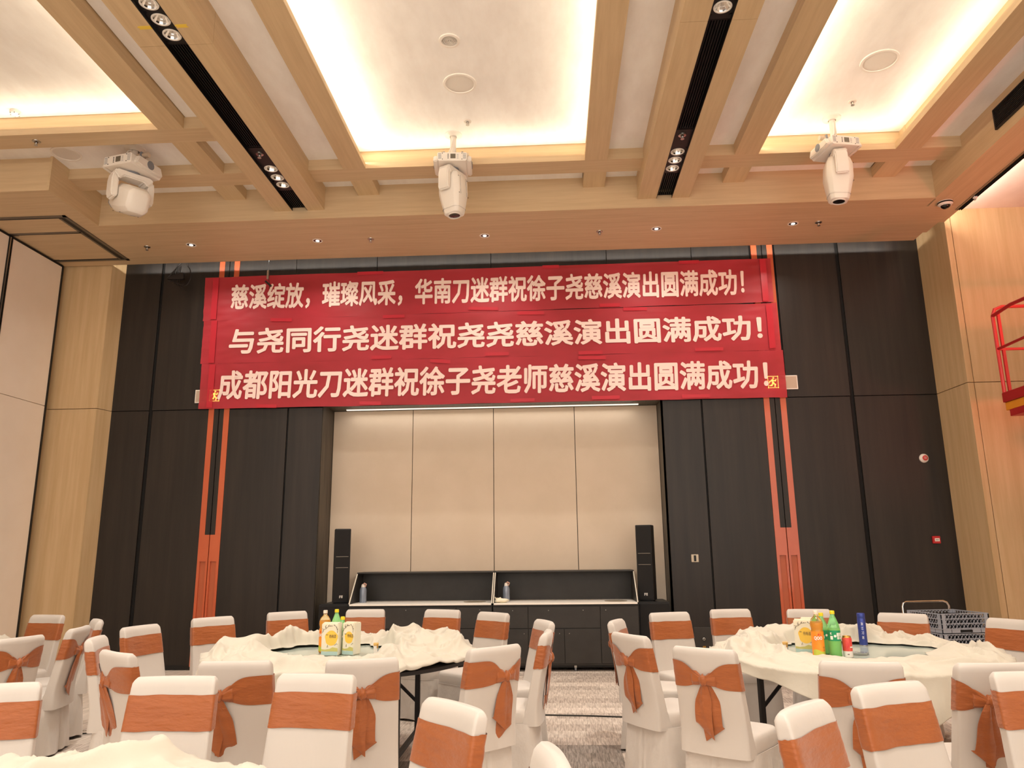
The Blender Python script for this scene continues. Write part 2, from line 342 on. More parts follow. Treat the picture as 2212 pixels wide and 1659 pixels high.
# linear air diffusers and downlights in the troughs
def diffuser(cx, y0, y1, label, g):
    t = thing('linear_diffuser', label, 'air vent', (cx, y0, 6.02), 0, g); L = y1 - y0
    for k in range(7):
        x = -.075 + k * .025
        MB().box(x - .003, x + .003, 0, L, .02, .055).build('slat', mBlack, t)
    MB().box(-.1, .1, 0, .01, .02, .06).box(-.1, .1, L - .01, L, .02, .06).build('end_cap', mBlack, t)
    return t
G = 'black slatted air vents in the ceiling troughs'
diffuser(-3.258, 5.80, 7.58, 'long black slatted vent in the left ceiling trough', G); diffuser(-3.258, 8.62, 9.12, 'short black slatted vent at the far end of the left ceiling trough', G)
diffuser(1.537, 5.80, 7.54, 'long black slatted vent in the right ceiling trough', G); diffuser(1.537, 8.52, 9.12, 'short black slatted vent at the far end of the right ceiling trough', G)
for (cx, a, b, s) in ((-3.258, 4.6, 5.79, 'near end of the left'), (-3.258, 7.59, 8.61, 'far part of the left'), (1.537, 4.6, 5.79, 'near end of the right'), (1.537, 7.55, 8.51, 'far part of the right')):
    mb = MB(); ys = {4.6: (5.28, 5.475, 5.67), 7.59: (8.065, 8.28, 8.47), 7.55: (8.02, 8.21, 8.405)}[a]
    if cx > 0 and a < 5: ys = (5.25, 5.44, 5.64)
    # plate with round openings: built from strips round each hole
    def plate_hole(mb, y, r=.066, h=.095):
        n = 20; vs = []; fs = []
        for i in range(n):
            an = 2 * PI * i / n; c_, s_ = math.cos(an), math.sin(an); k = .098 / max(abs(c_), abs(s_) * .098 / h)
            vs.append((cx + r * c_, y + r * s_, 6.035)); vs.append((cx + k * c_, y + k * s_, 6.035))
        for i in range(n): j = (i + 1) % n; fs.append((2 * i, 2 * i + 1, 2 * j + 1, 2 * j))
        mb.add(vs, fs)
    y = a
    for yy in ys:
        mb.box(cx - .098, cx + .098, y, yy - .095, 6.035, 6.04); plate_hole(mb, yy); y = yy + .095
    mb.box(cx - .098, cx + .098, y, b, 6.035, 6.04)
    pl = mb.build('trough_plate', mBlack); tag(pl, 'black cover plate with three round lamps, %s ceiling trough' % s, 'cover plate', 'black lamp plates in the ceiling troughs')
    for q, yy in enumerate(ys):
        t = thing('recessed_downlight', '%s of three round downlights, %s ceiling trough' % (('nearest', 'middle', 'farthest')[q], s), 'downlight', (cx, yy, 6.035), 0, 'downlights in the black troughs')
        MB().lathe([(.079, -.004), (.079, 0), (.064, .002), (.066, -.006), (.079, -.004)], 28, cap=False).build('trim_ring', mWhiteP, t, smooth=True)
        MB().lathe([(.066, 0), (.05, .035), (.03, .07)], 14, cap=False).build('reflector', mChrome, t)
        MB().lathe([(.0, .068), (.03, .07), (.028, .074), (0, .075)], 16, cap=False).build('lamp', mBulb, t)
G = 'fire sprinklers'
def sprinkler(x, y, z, lb):
    t = thing('sprinkler', lb, 'sprinkler', (x, y, z), 0, G)
    MB().lathe([(.045, 0), (.043, -.008), (.02, -.012), (.018, 0)], 20, cap=False)  .build('escutcheon', mWhiteP2 if z > 6.3 else mSteel, t, smooth=True)
    MB().lathe([(.009, 0), (.011, -.02), (.006, -.035), (.004, -.048)], 10).box(-.016, -.012, -.003, .003, -.05, -.01).box(.012, .016, -.003, .003, -.05, -.01).build('head', mSteel, t)
    MB().lathe([(.02, -.052), (.022, -.05), (0, -.048)], 14).build('deflector', mSteel, t)
sprinkler(-3.262, 7.72, 6.035, 'small chrome sprinkler on the black plate of the left trough'); sprinkler(1.53, 7.66, 6.035, 'small chrome sprinkler on the black plate of the right trough')
sprinkler(-.894, 7.969, ZC, 'chrome sprinkler on the glowing centre coffer'); sprinkler(3.508, 7.875, ZC, 'chrome sprinkler on the glowing right coffer')
sprinkler(-5.80, 7.53, ZB, 'chrome sprinkler under the left cross beam')
for x, y, q in ((-5.726, 9.865, 'left'), (-2.474, 9.842, 'second from the left'), (.742, 9.84, 'third from the left'), (3.707, 9.767, 'right')): sprinkler(x, y, Z5, '%smost of the four sprinklers under the wood soffit' % q if ' ' not in q else 'sprinkler under the wood soffit, %s of four' % q)
for i, (x, y) in enumerate(((-5.073, 9.85), (-3.238, 9.847), (-.861, 9.856), (1.523, 9.809), (3.372, 9.786))):
    t = thing('recessed_downlight', 'small white ringed downlight in the wood soffit, %s from the left' % ('first', 'second', 'third', 'fourth', 'fifth')[i], 'downlight', (x, y, Z5), 0, 'downlights in the wood soffit')
    MB().lathe([(.072, -.004), (.072, 0), (.056, 0), (.058, -.006), (.072, -.004)], 28, cap=False).build('trim_ring', mWhiteP, t, smooth=True)
    MB().lathe([(.058, -.001), (.03, -.0012), (.0, -.0012)], 20, cap=False).build('reflector', mat('dim reflector', (92, 70, 62), .2, .8) if i == 0 else bpy.data.materials['dim reflector'], t)
    MB().lathe([(.026, -.002), (.026, -.006), (0, -.007)], 14, cap=False).build('lamp', mBulb, t)
# round speakers, smoke detectors, dome camera
mMesh = mat('white speaker mesh', (242, 234, 224), .6, bump=.6, bscale=(900, 900, 900))
for (x, y, z, r, lb) in ((-5.80, 8.05, ZP, .17, 'round white ceiling speaker left of the left moving light'), (-.897, 7.229, ZC, .18, 'round white ceiling speaker in the centre coffer'), (3.51, 7.145, ZC, .19, 'round white ceiling speaker in the right coffer')):
    t = thing('ceiling_speaker', lb, 'speaker', (x, y, z), 0, 'round ceiling speakers')
    MB().lathe([(r, 0), (r * .99, -.012), (r * .88, -.014), (r * .86, -.006)], 40, cap=False).build('rim', mWhiteP, t, smooth=True)
    MB().lathe([(r * .87, -.006), (r * .5, -.009), (0, -.01)], 40, cap=False).build('mesh_cover', mMesh, t, smooth=True)
t = thing('ceiling_diffuser', 'smaller round ceiling grille nearest the top of the photo in the centre coffer', 'air vent', (-.913, 6.522, ZC))
MB().lathe([(.105, 0), (.104, -.012), (.08, -.016), (.078, -.006)], 36, cap=False).build('rim', mWhiteP, t, smooth=True)
for k in range(5): MB().lathe([(.078 - k * .016, -.006), (.074 - k * .016, -.013), (.068 - k * .016, -.006)], 32, cap=False).build('ring', mMesh, t)
t = thing('smoke_detector', 'white domed smoke detector on the glowing left coffer', 'smoke detector', (-6.0, 7.40, ZC))
MB().lathe([(.055, 0), (.055, -.015), (.05, -.035), (.03, -.05), (0, -.052)], 24, cap=False).build('body', mWhiteP, t, smooth=True)
for k in range(6): a = k * PI / 3; MB().box(-.008, .008, -.004, .004, -.044, -.03, Matrix.Rotation(a, 4, 'Z') @ Matrix.Translation((.044, 0, 0))).build('vent_slot', mGreyP, t)
t = thing('dome_camera', 'black and white dome security camera under the right soffit', 'camera', (5.14, 9.27, Z5))
MB().lathe([(.09, 0), (.09, -.03), (.075, -.045), (.07, -.03)], 32, cap=False).build('housing', mWhiteP, t, smooth=True)
MB().lathe([(.0905, -.008), (.0915, -.014), (.0905, -.028)], 32, cap=False).build('dark_band', mBlack, t, smooth=True)
MB().lathe([(.062, -.034), (.06, -.05), (.05, -.07), (.03, -.086), (0, -.092)], 28, cap=False).build('dome', mLens, t, smooth=True)
MB().lathe([(.072, -.045), (.07, -.052), (.06, -.052), (.06, -.044)], 28, cap=False).build('white_ring', mWhiteP, t, smooth=True)
# side grille and slot diffuser on the right
t = thing('air_grille', 'black slatted air grille on the side of the right soffit', 'air vent', (4.95, 4.6, 6.11))
t_len = 3.13
MB().box(-.002, .01, 0, t_len, -.11, .115).build('backing', mBlack, t)
for k in range(11): MB().box(-.014, 0, 0, t_len, -.103 + k * .02, -.097 + k * .02).build('slat', mBlack, t)
MB().box(-.016, .004, t_len - .01, t_len + .01, -.115, .12).box(-.016, .004, 0, t_len, -.12, -.108).box(-.016, .004, 0, t_len, .11, .122).build('frame', mBlack, t)
t = thing('slot_diffuser', 'narrow black slot vent along the outer edge of the right soffit', 'air vent', (5.39, 3.0, Z5))
MB().box(0, .09, 0, 6.5, -.004, .02).build('backing', mBlack, t)
for k in range(3): MB().box(.012 + k * .028, .02 + k * .028, 0, 6.5, -.014, -.003).build('slat', mGap if k else mBlack, t)
MB().box(-.004, .003, 0, 6.5, -.016, .0).build('frame', mSteel, t)
t = thing('ceiling_sensor', 'tiny white sensor clipped at the slot vent right of the dome camera', 'sensor', (5.44, 9.13, Z5 - .003))
MB().lathe([(.03, 0), (.026, -.02), (.014, -.03), (0, -.032)], 16).build('body', mWhiteP, t, smooth=True); MB().box(-.004, .004, -.02, .02, -.05, -.02).build('bracket', mWhiteP, t)
# yellow tape at the left trough
mTape = mat('yellow masking tape', (232, 200, 76), .6)
for (x0, x1, lb) in ((-3.48, -3.362, 'torn yellow tape on the wide beam, left of the black trough'), (-3.15, -3.04, 'torn yellow tape on the wide beam, right of the black trough')):
    o = MB().prism([(x0, 5.54), (x0 + .015, 5.525), (x0 - .004, 5.515), (x0 + .012, 5.50), (x1, 5.50), (x1 - (.012 if x1 > -3.2 else 0), 5.517), (x1, 5.54)], 'z', 5.9975, 5.9995).build('masking_tape', mTape); tag(o, lb, 'tape', 'yellow tape pieces on the ceiling')

# ------------------------------------------------------------------ moving head lights
def moving_head(x, y, zc, base_rz, yoke_rz, tilt, label, hz=-.25, tail=0):
    t = thing('moving_head_light', label, 'stage light', (x, y, zc), 0, 'white moving head stage lights')
    D = zc - 6.33
    MB().lathe([(.105, 0), (.105, -.008), (.06, -.018), (.045, -.03)], 30, cap=False).build('ceiling_plate', mWhiteP, t, smooth=True)
    zb = -D - .10
    MB().lathe([(.036, -.01), (.036, zb)], 18).build('drop_tube', mWhiteP2, t, smooth=True)
    B = Matrix.Rotation(base_rz, 4, 'Z')
    T = B @ Matrix.Translation((-.19, .0, zb)) @ Matrix.Rotation(PI / 2, 4, 'Y')
    cb = MB().lathe([(.028, 0), (.028, .38)], 16, T).build('cross_pipe', mat('pale pipe', (216, 200, 180), .3, .3) if 'pale pipe' not in bpy.data.materials else bpy.data.materials['pale pipe'], t, smooth=True)
    for s in (-1, 1): MB().box(s * .11 - .012, s * .11 + .012, -.034, .034, zb - .075, zb + .036, B).build('clamp', mGreyP, t, bevel=.004)
    MB().tube([B @ Vector(p) for p in ((.0, -.02, -.03), (-.03, -.06, zb + .05), (-.05, -.06, zb), (-.03, -.05, zb - .08))], .008, 8).build('power_cord', mWhiteP, t, smooth=True)
    z1 = zb - .075; z0 = z1 - .11
    base = MB().prism([(-.175, z0 + .02), (-.16, z0), (.16, z0), (.175, z0 + .02), (.175, z1 - .01), (.165, z1), (-.165, z1), (-.175, z1 - .01)], 'y', -.21, .21, B).build('base', mWhiteP, t, bevel=.004)
    for s in (-1, 1):
        pts = [(-.19, z0 + .01), (-.09, z0 - .0), (.09, z0 - .0), (.19, z0 + .01), (.15, z1 - .01), (-.15, z1 - .01)]
        MB().prism([(p, q) for p, q in pts], 'x', s * .17, s * .225, B).build('side_pod', mWhiteP, t, bevel=.012, bseg=2, smooth=True)
        RT = B @ Matrix.Translation((s * .226, 0, (z0 + z1) / 2)) @ Matrix.Rotation(s * PI / 2, 4, 'Y')
        MB().lathe([(.045, 0), (.047, .004), (.04, .006), (0, .004)], 22, RT).build('fan_grille', mGreyP, t)
        for k in range(5): MB().box(s * .145 - .018, s * .145 + .018, -.213, -.209, z0 + .028 + k * .015, z0 + .032 + k * .015, B).build('vent_slot', mGreyP, t)
        for zz in (z0 + .02, z1 - .015): MB().box(s * .115 - .004, s * .115 + .004, -.214, -.209, zz - .004, zz + .004, B).build('screw', mBlack, t)
        MB().lathe([(.014, z1), (.016, z1 + .016)], 12, B @ Matrix.Translation((s * .12, -.17, 0))).build('rubber_foot', mBlack, t)
    MB().box(-.02, .04, -.2135, -.209, z0 + .03, z1 - .022, B).build('display', mat('display glass', (112, 104, 92), .2) if 'display glass' not in bpy.data.materials else bpy.data.materials['display glass'], t)
    for k in range(4):
        MB().box(-.052, -.042, -.2135, -.209, z0 + .028 + k * .017, z0 + .036 + k * .017, B).build('button', mBlack, t)
        MB().box(.055, .075, -.2125, -.209, z0 + .028 + k * .017, z0 + .031 + k * .017, B).build('button', mGreyP, t)
    # yoke: two arms and a bridge
    Y = Matrix.Translation((0, 0, z0)) @ Matrix.Rotation(yoke_rz, 4, 'Z')
    MB().lathe([(.07, 0), (.075, -.02)], 24, Y).build('pan_bearing', mGreyP, t, smooth=True)
    yo = [(-.20, -.06), (-.17, -.02), (.17, -.02), (.20, -.06), (.205, -.30), (.185, -.33), (.155, -.33), (.14, -.29), (.14, -.13), (.10, -.085), (-.10, -.085), (-.14, -.13), (-.14, -.29), (-.155, -.33), (-.185, -.33), (-.205, -.30)]
    # concave outline: bridge and arms as separate shells of one body
    m = MB(); m.prism([(-.20, -.06), (-.17, -.02), (.17, -.02), (.20, -.06), (.14, -.13), (.10, -.085), (-.10, -.085), (-.14, -.13)], 'y', -.075, .075, Y)
    for s in (-1, 1):
        m.prism([(s * .20, -.06), (s * .213, -.14), (s * .213, -.30), (s * .19, -.335), (s * .155, -.335), (s * .142, -.30), (s * .142, -.13)][::s], 'y', -.07, .07, Y)
    m.build('yoke', mWhiteP, t, bevel=.012, bseg=2, smooth=True)
    # head
    H = Y @ Matrix.Translation((0, 0, hz)) @ Matrix.Rotation(tilt, 4, 'X')
    def oc(wd, hh, z, c=.35):
        a, b = wd, hh
        return [(-a, -b * (1 - c), z), (-a * (1 - c), -b, z), (a * (1 - c), -b, z), (a, -b * (1 - c), z), (a, b * (1 - c), z), (a * (1 - c), b, z), (-a * (1 - c), b, z), (-a, b * (1 - c), z)]
    hd = MB().loft([oc(.075, .08, .19 + tail), oc(.11, .12, .165 + tail), oc(.135, .145, .08 + tail * .7), oc(.135, .15, -.08), oc(.13, .14, -.14), oc(.10, .11, -.31), oc(.092, .10, -.35)], T=H).build('head', mWhiteP, t, bevel=.006, smooth=True, angle=28)
    MB().loft([oc(.098, .109, -.285), oc(.108, .118, -.290)], T=H, cap=False).build('head_seam', mGreyP, t)
    for s in (-1, 1):
        MB().box(-.002 + s * .06, .002 + s * .06, -.150, -.1485, -.14, .10, H).build('head_seam', mGreyP, t)
        for zz in (-.14, .08): MB().box(s * .09 - .005, s * .09 + .005, -.149, -.145, zz, zz + .008, H).build('screw', mBlack, t)
    MB().lathe([(.078, -.345), (.078, -.362), (.068, -.362), (.066, -.352)], 28, H, cap=False).build('lens_ring', mWhiteP, t, smooth=True)
    MB().lathe([(.068, -.354), (.05, -.358), (0, -.360)], 24, H, cap=False).build('lens', mLens, t, smooth=True)
    return t
mh = moving_head(-4.92, 8.01, 6.33, math.radians(-14), math.radians(50), math.radians(112), 'white moving head light at left, head swung sideways, under the plain plaster', -.30, .10); mh.scale = (1.14, 1.14, 1.14)
moving_head(-1.10, 8.26, ZC, math.radians(4), math.radians(62), math.radians(-4), 'white moving head light in the middle of the ceiling, head hanging down')
moving_head(3.40, 8.22, ZC, math.radians(13), math.radians(84), math.radians(4), 'white moving head light at right, lens turned down to the right coffer edge')

# ------------------------------------------------------------------ banners
mBan = mat('red banner cloth', (166, 32, 40), .5, rgb2=(190, 42, 58), scale=(.7, 1, 1.4), detail=3, alpha=.88, sheen=.3)
mLet = mat('pale pink banner print', (250, 224, 214), .6)
mTapeR = mat('glossy red tape', (214, 52, 68), .3, alpha=.7)
CW, CO = .72, .03
def banner(label, q, tq, s, bold, tapes, idx):
    t = thing('banner', label, 'banner', (0, YW - .04, 0), 0, 'red congratulation banners')
    def W(q, u, v):
        a = [q[3][k] + (q[2][k] - q[3][k]) * u for k in (0, 1)]; b = [q[0][k] + (q[1][k] - q[0][k]) * u for k in (0, 1)]
        return a[0] + (b[0] - a[0]) * v, a[1] + (b[1] - a[1]) * v
    def dis(x, z):
        e = max(0, 1 - (x - q[0][0]) / 1.2) + max(0, 1 - (q[1][0] - x) / 1.4)
        n = noise.noise(Vector((x * .9, z * 2.0, idx * 5))) * .012 + noise.noise(Vector((x * 2.0 + z * 7, z * 9 - x * 3, idx * 9))) * (.003 + .014 * e)
        top = max(0, (z - (q[0][1] - .22)) / .22)
        n += top * .010 * noise.noise(Vector((x * 1.2, z * 22, 3)))
        return -.012 - abs(n) - .0 * top
    NX, NZ = 260, 22; m = MB(); rings = []
    for j in range(NZ + 1):
        row = []
        for i in range(NX + 1):
            x, z = W(q, i / NX, j / NZ)
            if j in (0, NZ): z += .008 * noise.noise(Vector((x * 1.5, idx, j)))
            row.append((x, dis(x, z), z))
        rings.append(row)
    m.loft(rings, closed=False, cap=False); m.build('cloth', mBan, t, smooth=True, angle=180)
    def fn(u, v):
        x, z = W(tq, u, v); return (x, dis(x, z) - .008, z)
    uv, fs = text_mesh(s, 0); N = len(s); cells = {}
    bu = bold / (N * .97); bv = bold * 1.08
    uv0 = uv; fs0 = fs; uv = list(uv); fs = list(fs)
    for k in range(8):
        a = k * PI / 4; n0 = len(uv); uv += [(p[0] + bu * math.cos(a), p[1] + bv * math.sin(a)) for p in uv0]; fs += [tuple(i + n0 for i in f) for f in fs0]
    for f in fs:
        cu = sum(uv[i][0] for i in f) / len(f); cells.setdefault(min(N - 1, int(cu * (N - CW) + CO)), []).append(f)
    for k in sorted(cells):
        mm = {}; vs = []; ff = []
        for f in cells[k]:
            g = []
            for i in f:
                if i not in mm: mm[i] = len(vs); vs.append(fn(*uv[i]))
                g.append(mm[i])
            ff.append(g)
        me = bpy.data.meshes.new('character'); me.from_pydata(vs, [], ff); me.materials.append(mLet); oo = bpy.data.objects.new('character', me); COL.objects.link(oo); oo.parent = t
    for (u, v, L, a) in tapes:
        x, z = W(q, u, v); y = dis(x, z) - .010
        MB().box(-L / 2, L / 2, -.001, .001, -.025, .025, Matrix.Translation((x, y - .004, z)) @ Matrix.Rotation(-a, 4, 'Y')).build('tape_strip', mTapeR, t)
    for u in (.02, .986)[:2 if idx < 3 else 1]: 
        x, z = W(q, u, .5); MB().box(-.045, .045, -.001, .001, -.33, .33, Matrix.Translation((x, -.034, z))).build('tape_strip', mTapeR, t)
    return t
banner('top red banner, its lettering narrower than on the two below', [(-5.261, 5.721), (3.319, 5.761), (3.316, 5.081), (-5.242, 5.019)], [(-4.824, 5.583), (2.904, 5.60), (2.893, 5.198), (-4.818, 5.188)],
       '慈溪绽放，璀璨风采，华南刀迷群祝徐子尧慈溪演出圆满成功！', .028, [(.30, .97, .4, 0), (.62, .97, .25, .0), (.5, .07, .45, -.04), (.72, .05, .3, 0), (.86, .97, .3, 0)], 1)
banner('middle red banner, text ending nearest the right edge with wide spaced characters', [(-5.228, 5.026), (3.348, 5.066), (3.359, 4.348), (-5.232, 4.35)], [(-4.803, 4.879), (3.10, 4.878), (3.10, 4.512), (-4.797, 4.495)],
       '与尧同行尧迷群祝尧尧慈溪演出圆满成功！', .028, [(.14, .96, .33, -.04), (.34, .96, .33, 0), (.58, .94, .4, -.02), (.76, .96, .35, -.02), (.32, .05, .3, 0), (.52, .06, .35, 0), (.68, .04, .35, 0), (.88, .05, .4, 0)], 2)
banner('bottom red banner, its first character close to the left edge', [(-5.21, 4.349), (3.379, 4.348), (3.383, 3.65), (-5.205, 3.662)], [(-4.915, 4.225), (3.133, 4.199), (3.125, 3.795), (-4.923, 3.801)],
       '成都阳光刀迷群祝徐子尧老师慈溪演出圆满成功！', .028, [(.42, .93, .3, -.09), (.68, .93, .4, -.02), (.30, .05, .32, -.03), (.12, .03, .3, -.03), (.56, .05, .35, 0), (.70, .07, .4, 0), (.85, .06, .4, 0)], 3)
# exit signs behind the banner ends
mExit = mat('exit sign pictogram', (250, 230, 120), .4, emis=(250, 226, 110), estr=7)
for (x0, x1, z0, z1, px, lb) in ((-5.29, -4.90, 3.76, 3.96, -4.99, 'white framed running man exit sign behind the lower left banner corner'), (3.13, 3.56, 3.775, 3.98, 3.21, 'white framed running man exit sign sticking out right of the lower banner')):
    t = thing('exit_sign', lb, 'exit sign', (0, YW, 0), 0, 'exit signs')
    MB().box(x0, x1, -.022, -.001, z0, z1).build('housing', mWhiteP, t, bevel=.004)
    MB().box(x0 + .015, x1 - .015, -.0232, -.022, z0 + .015, z1 - .015).build('face', mat('exit sign face', (196, 176, 156), .4) if 'exit sign face' not in bpy.data.materials else bpy.data.materials['exit sign face'], t)
    T = Matrix.Translation((px, -.0245, (z0 + z1) / 2 + .005))
    m = MB()
    for (a, b, r) in (((-.01, .035), (.0, -.01), .014), ((.0, -.01), (.03, -.035), .010), ((.03, -.035), (.022, -.065), .009), ((.0, -.01), (-.02, -.045), .010), ((-.02, -.045), (-.05, -.05), .009), ((-.008, .03), (-.045, .012), .008), ((-.045, .012), (-.055, -.012), .007), ((-.005, .03), (.035, .02), .008), ((.035, .02), (.045, .042), .007)):
        A = Vector((a[0], a[1])); Bv = Vector((b[0], b[1])); d = (Bv - A).normalized() * r * .6; n_ = Vector((-d.y, d.x)) * 1.6
        m.prism([(A - d + n_)[:], (A - d - n_)[:], (Bv + d - n_)[:], (Bv + d + n_)[:]], 'y', -.001, .0, T)
    hx, hz = .008, .062; m.prism([(hx + .014 * math.cos(k * PI / 5), hz + .014 * math.sin(k * PI / 5)) for k in range(10)], 'y', -.001, 0, T)
    for (u0, u1, w0, w1) in ((-.075, .075, .082, .09), (-.075, .075, -.085, -.077), (-.075, -.067, -.085, .09), (.067, .075, -.085, .09)): m.box(u0, u1, -.001, 0, w0, w1, T)
    m.build('running_man', mExit, t)

# ------------------------------------------------------------------ small wall fittings
t = thing('wall_siren', 'round white fire alarm with a red centre on the dark wall, far right', 'alarm', (5.189, YW, 2.754), 0)
RX = Matrix.Rotation(PI / 2, 4, 'X')
MB().lathe([(.062, 0), (.06, .02), (.045, .035), (.04, .045)], 30, RX).build('base', mWhiteP, t, smooth=True)
MB().lathe([(.036, .045), (.034, .055), (.02, .06), (0, .062)], 24, RX).build('red_lens', mat('red lens', (190, 40, 34), .3), t, smooth=True)
for k in range(4): MB().box(-.016, .016, -.0655, -.06, -.014 + k * .009, -.011 + k * .009).build('grille_bar', mWhiteP2, t)
t = thing('call_point', 'small red fire call point with a white label on the dark wall, far right', 'call point', (5.208, YW, 1.64))
MB().box(-.05, .05, -.04, 0, -.05, .05).build('box', mat('red plastic', (196, 44, 48), .4), t, bevel=.006)
MB().box(-.028, .034, -.043, -.04, -.02, .02).build('label_plate', mWhiteP, t)
for k in range(4): MB().box(-.018 + k * .011, -.011 + k * .011, -.0445, -.043, -.006, .004).build('printed_mark', mBlack, t)
t = thing('wall_switch', 'pale square switch plate with a dark slot on the dark wall right of the niche', 'switch', (1.948, YW, 1.429))
MB().box(-.05, .05, -.012, 0, -.052, .052).build('plate', mat('warm steel plate', (196, 182, 160), .4, .3), t, bevel=.004)
MB().box(-.016, .016, -.015, -.012, -.04, .04).build('slot', mBlack, t)
t = thing('socket_panel', 'low black socket panel with brass tags and a pale lead, behind the right table', 'socket panel', (2.07, YW, .32))
MB().box(-.2, .2, -.012, 0, -.2, .2).build('plate', mBlackW, t, bevel=.003)
for x in (-.07, .11):
    MB().lathe([(.018, 0), (.018, .014), (.010, .016), (.010, .0)], 18, Matrix.Translation((x, -.012, .05)) @ RX, cap=False).build('jack', mSteel, t)
    MB().box(x - .02, x + .02, -.015, -.012, -.06, -.04).build('brass_tag', mBrass, t)
MB().tube([(.11, -.03, .05), (.14, -.08, .05), (.12, -.1, .0), (.02, -.08, -.1), (-.02, -.06, -.2), (-.03, -.06, -.32)], .006, 6).build('lead', mBrass, t, smooth=True)
# aerial hanging from the soffit gap and a hanging clamp
t = thing('antenna', 'black finned aerial with a looped cable hanging at the top left of the dark wall', 'antenna', (-5.66, YW - .16, 5.72))
mAer = mat('black aerial plastic', (34, 28, 26), .5)
MB().prism([(-.14, -.03), (.08, .05), (.11, .04), (.12, -.05), (.07, -.06), (-.14, -.05)], 'y', -.03, .03).build('body', mAer, t, bevel=.004)
for k in range(8):
    x = -.11 + k * .023; h = .05 + k * .018
    MB().box(x - .0035, x + .0035, -.006, .006, -.05 - h * .62, -.01 + h).build('fin', mAer, t)
MB().tube([(-.14, 0, -.02), (.05, 0, .21)], .009, 6).build('fin_frame', mAer, t); MB().tube([(-.13, 0, -.06), (.11, 0, -.15)], .009, 6).build('fin_frame', mAer, t)
MB().tube([(.10, 0, -.13)] + [(.13 + .09 * math.sin(a), .0, .0 - .16 * math.cos(a)) for a in [PI * (k / 9) * .9 for k in range(10)]] + [(.16, .02, .22), (.15, .03, .30)], .007, 6).build('cable', mAer, t, smooth=True)
MB().tube([(.06, 0, -.16), (.1, 0, -.20), (.15, 0, -.235)], .007, 6).build('arm', mAer, t); MB().tube([(.05, 0, .2), (.05, .03, .3), (.05, .03, .89)], .008, 6).build('hanger', mAer, t)
t = thing('hanging_clamp', 'thin wire with a small black clamp hanging in front of the top banner, left side', 'clamp', (-4.22, YW - .2, 5.55))
MB().tube([(.0, .04, 1.06), (.0, 0, .36), (.0, 0, .08)], .005, 6).build('wire', mGreyP, t); MB().tube([(.0, 0, .1), (.03, 0, .0), (.03, 0, -.1)], .004, 6).build('wire', mBlack, t)
MB().box(-.015, .015, -.02, .02, .06, .20).build('turnbuckle', mSteel, t, bevel=.003); MB().box(-.05, .08, -.012, .012, -.015, .015, Matrix.Rotation(.75, 4, 'Y')).build('clamp_body', mAer, t, bevel=.003)

# ------------------------------------------------------------------ buffet units, loudspeakers
def buffet(x0, x1, layout, label):
    W = x1 - x0; t = thing('buffet_cabinet', label, 'cabinet', (x0, 10.5, 0), 0, 'black buffet cabinets')
    MB().box(0, W, .015, .75, .075, .845).build('carcass', mBlackW, t, bevel=.002)
    MB().box(.012, W - .012, -.02, .74, .850, .872).build('worktop', mCounter, t, bevel=.003)
    MB().box(0, W, -.005, .75, .838, .850).build('worktop_rail', mBlack, t)
    MB().box(0, W, .40, .80, 1.262, 1.28).build('hood_top', mBlackW, t, bevel=.003)
    MB().box(0, W, .72, .75, .872, 1.262).build('hood_back', mBlackW, t)
    for x in (0, W - .014): 
        MB().prism([(.0, .872), (.75, .872), (.75, 1.262), (.40, 1.262)], 'x', x, x + .014).build('side_panel', mBlackW, t)
        MB().prism([(-.012, .872), (.0, .872), (.40, 1.262), (.388, 1.262)], 'x', x, x + .014).build('panel_edge', mat('pale edge strip', (214, 206, 190), .4) if 'pale edge strip' not in bpy.data.materials else bpy.data.materials['pale edge strip'], t)
    for (a, b, c, d, kind, kx) in layout:
        dr = MB().box(a - x0 + .003, b - x0 - .003, -.004, .015, c + .003, d - .003).build(kind, mBlackW, t, bevel=.002)
        for k in kx: MB().lathe([(.006, 0), (.006, .008), (.004, .010)], 10, Matrix.Translation((k[0] - x0, -.004, k[1])) @ RX).build('lock', mSteel, dr)
    for x in (.12, W * .56, W - .12):
        MB().lathe([(.024, -.012), (.026, -.006), (.026, .006), (.024, .012)], 18, Matrix.Translation((x, .06, .027)) @ Matrix.Rotation(PI / 2, 4, 'Y')).build('castor', mGreyP, t, smooth=True)
        MB().box(x - .016, x + .016, .04, .08, .045, .078).build('castor_bracket', mSteel, t)
    MB().box(0, W, .06, .7, .045, .075).build('plinth', mBlack, t)
    return t
buffet(-2.785, -.835, [(-2.78, -2.34, .10, .825, 'door', ((-2.42, .78),)), (-2.34, -1.32, .55, .825, 'drawer', ((-2.0, .79), (-1.34 - .02, .79))), (-1.32, -.84, .55, .825, 'drawer', ((-1.0, .79),)), (-2.34, -1.83, .10, .545, 'door', ((-1.9, .48),)), (-1.83, -1.32, .10, .545, 'door', ((-1.77, .48),)), (-1.32, -.84, .10, .545, 'door', ((-1.27, .48),))], 'left black buffet cabinet with pale worktop and a sloping sided hood')
buffet(-.825, 1.115, [(-.82, -.355, .545, .825, 'drawer', ((-.56, .775),)), (-.355, .605, .545, .825, 'drawer', ((-.08, .775), (.38, .775))), (-.82, -.355, .10, .54, 'door', ((-.41, .48),)), (-.355, .124, .10, .54, 'door', ((.06, .48),)), (.124, .605, .10, .54, 'door', ((.19, .48),)), (.605, 1.11, .10, .825, 'door', ((.68, .775),))], 'right black buffet cabinet with pale worktop, the crumpled glove lying on it')
mTray = mat('dull round hotplate', (170, 156, 136), .3, .2)
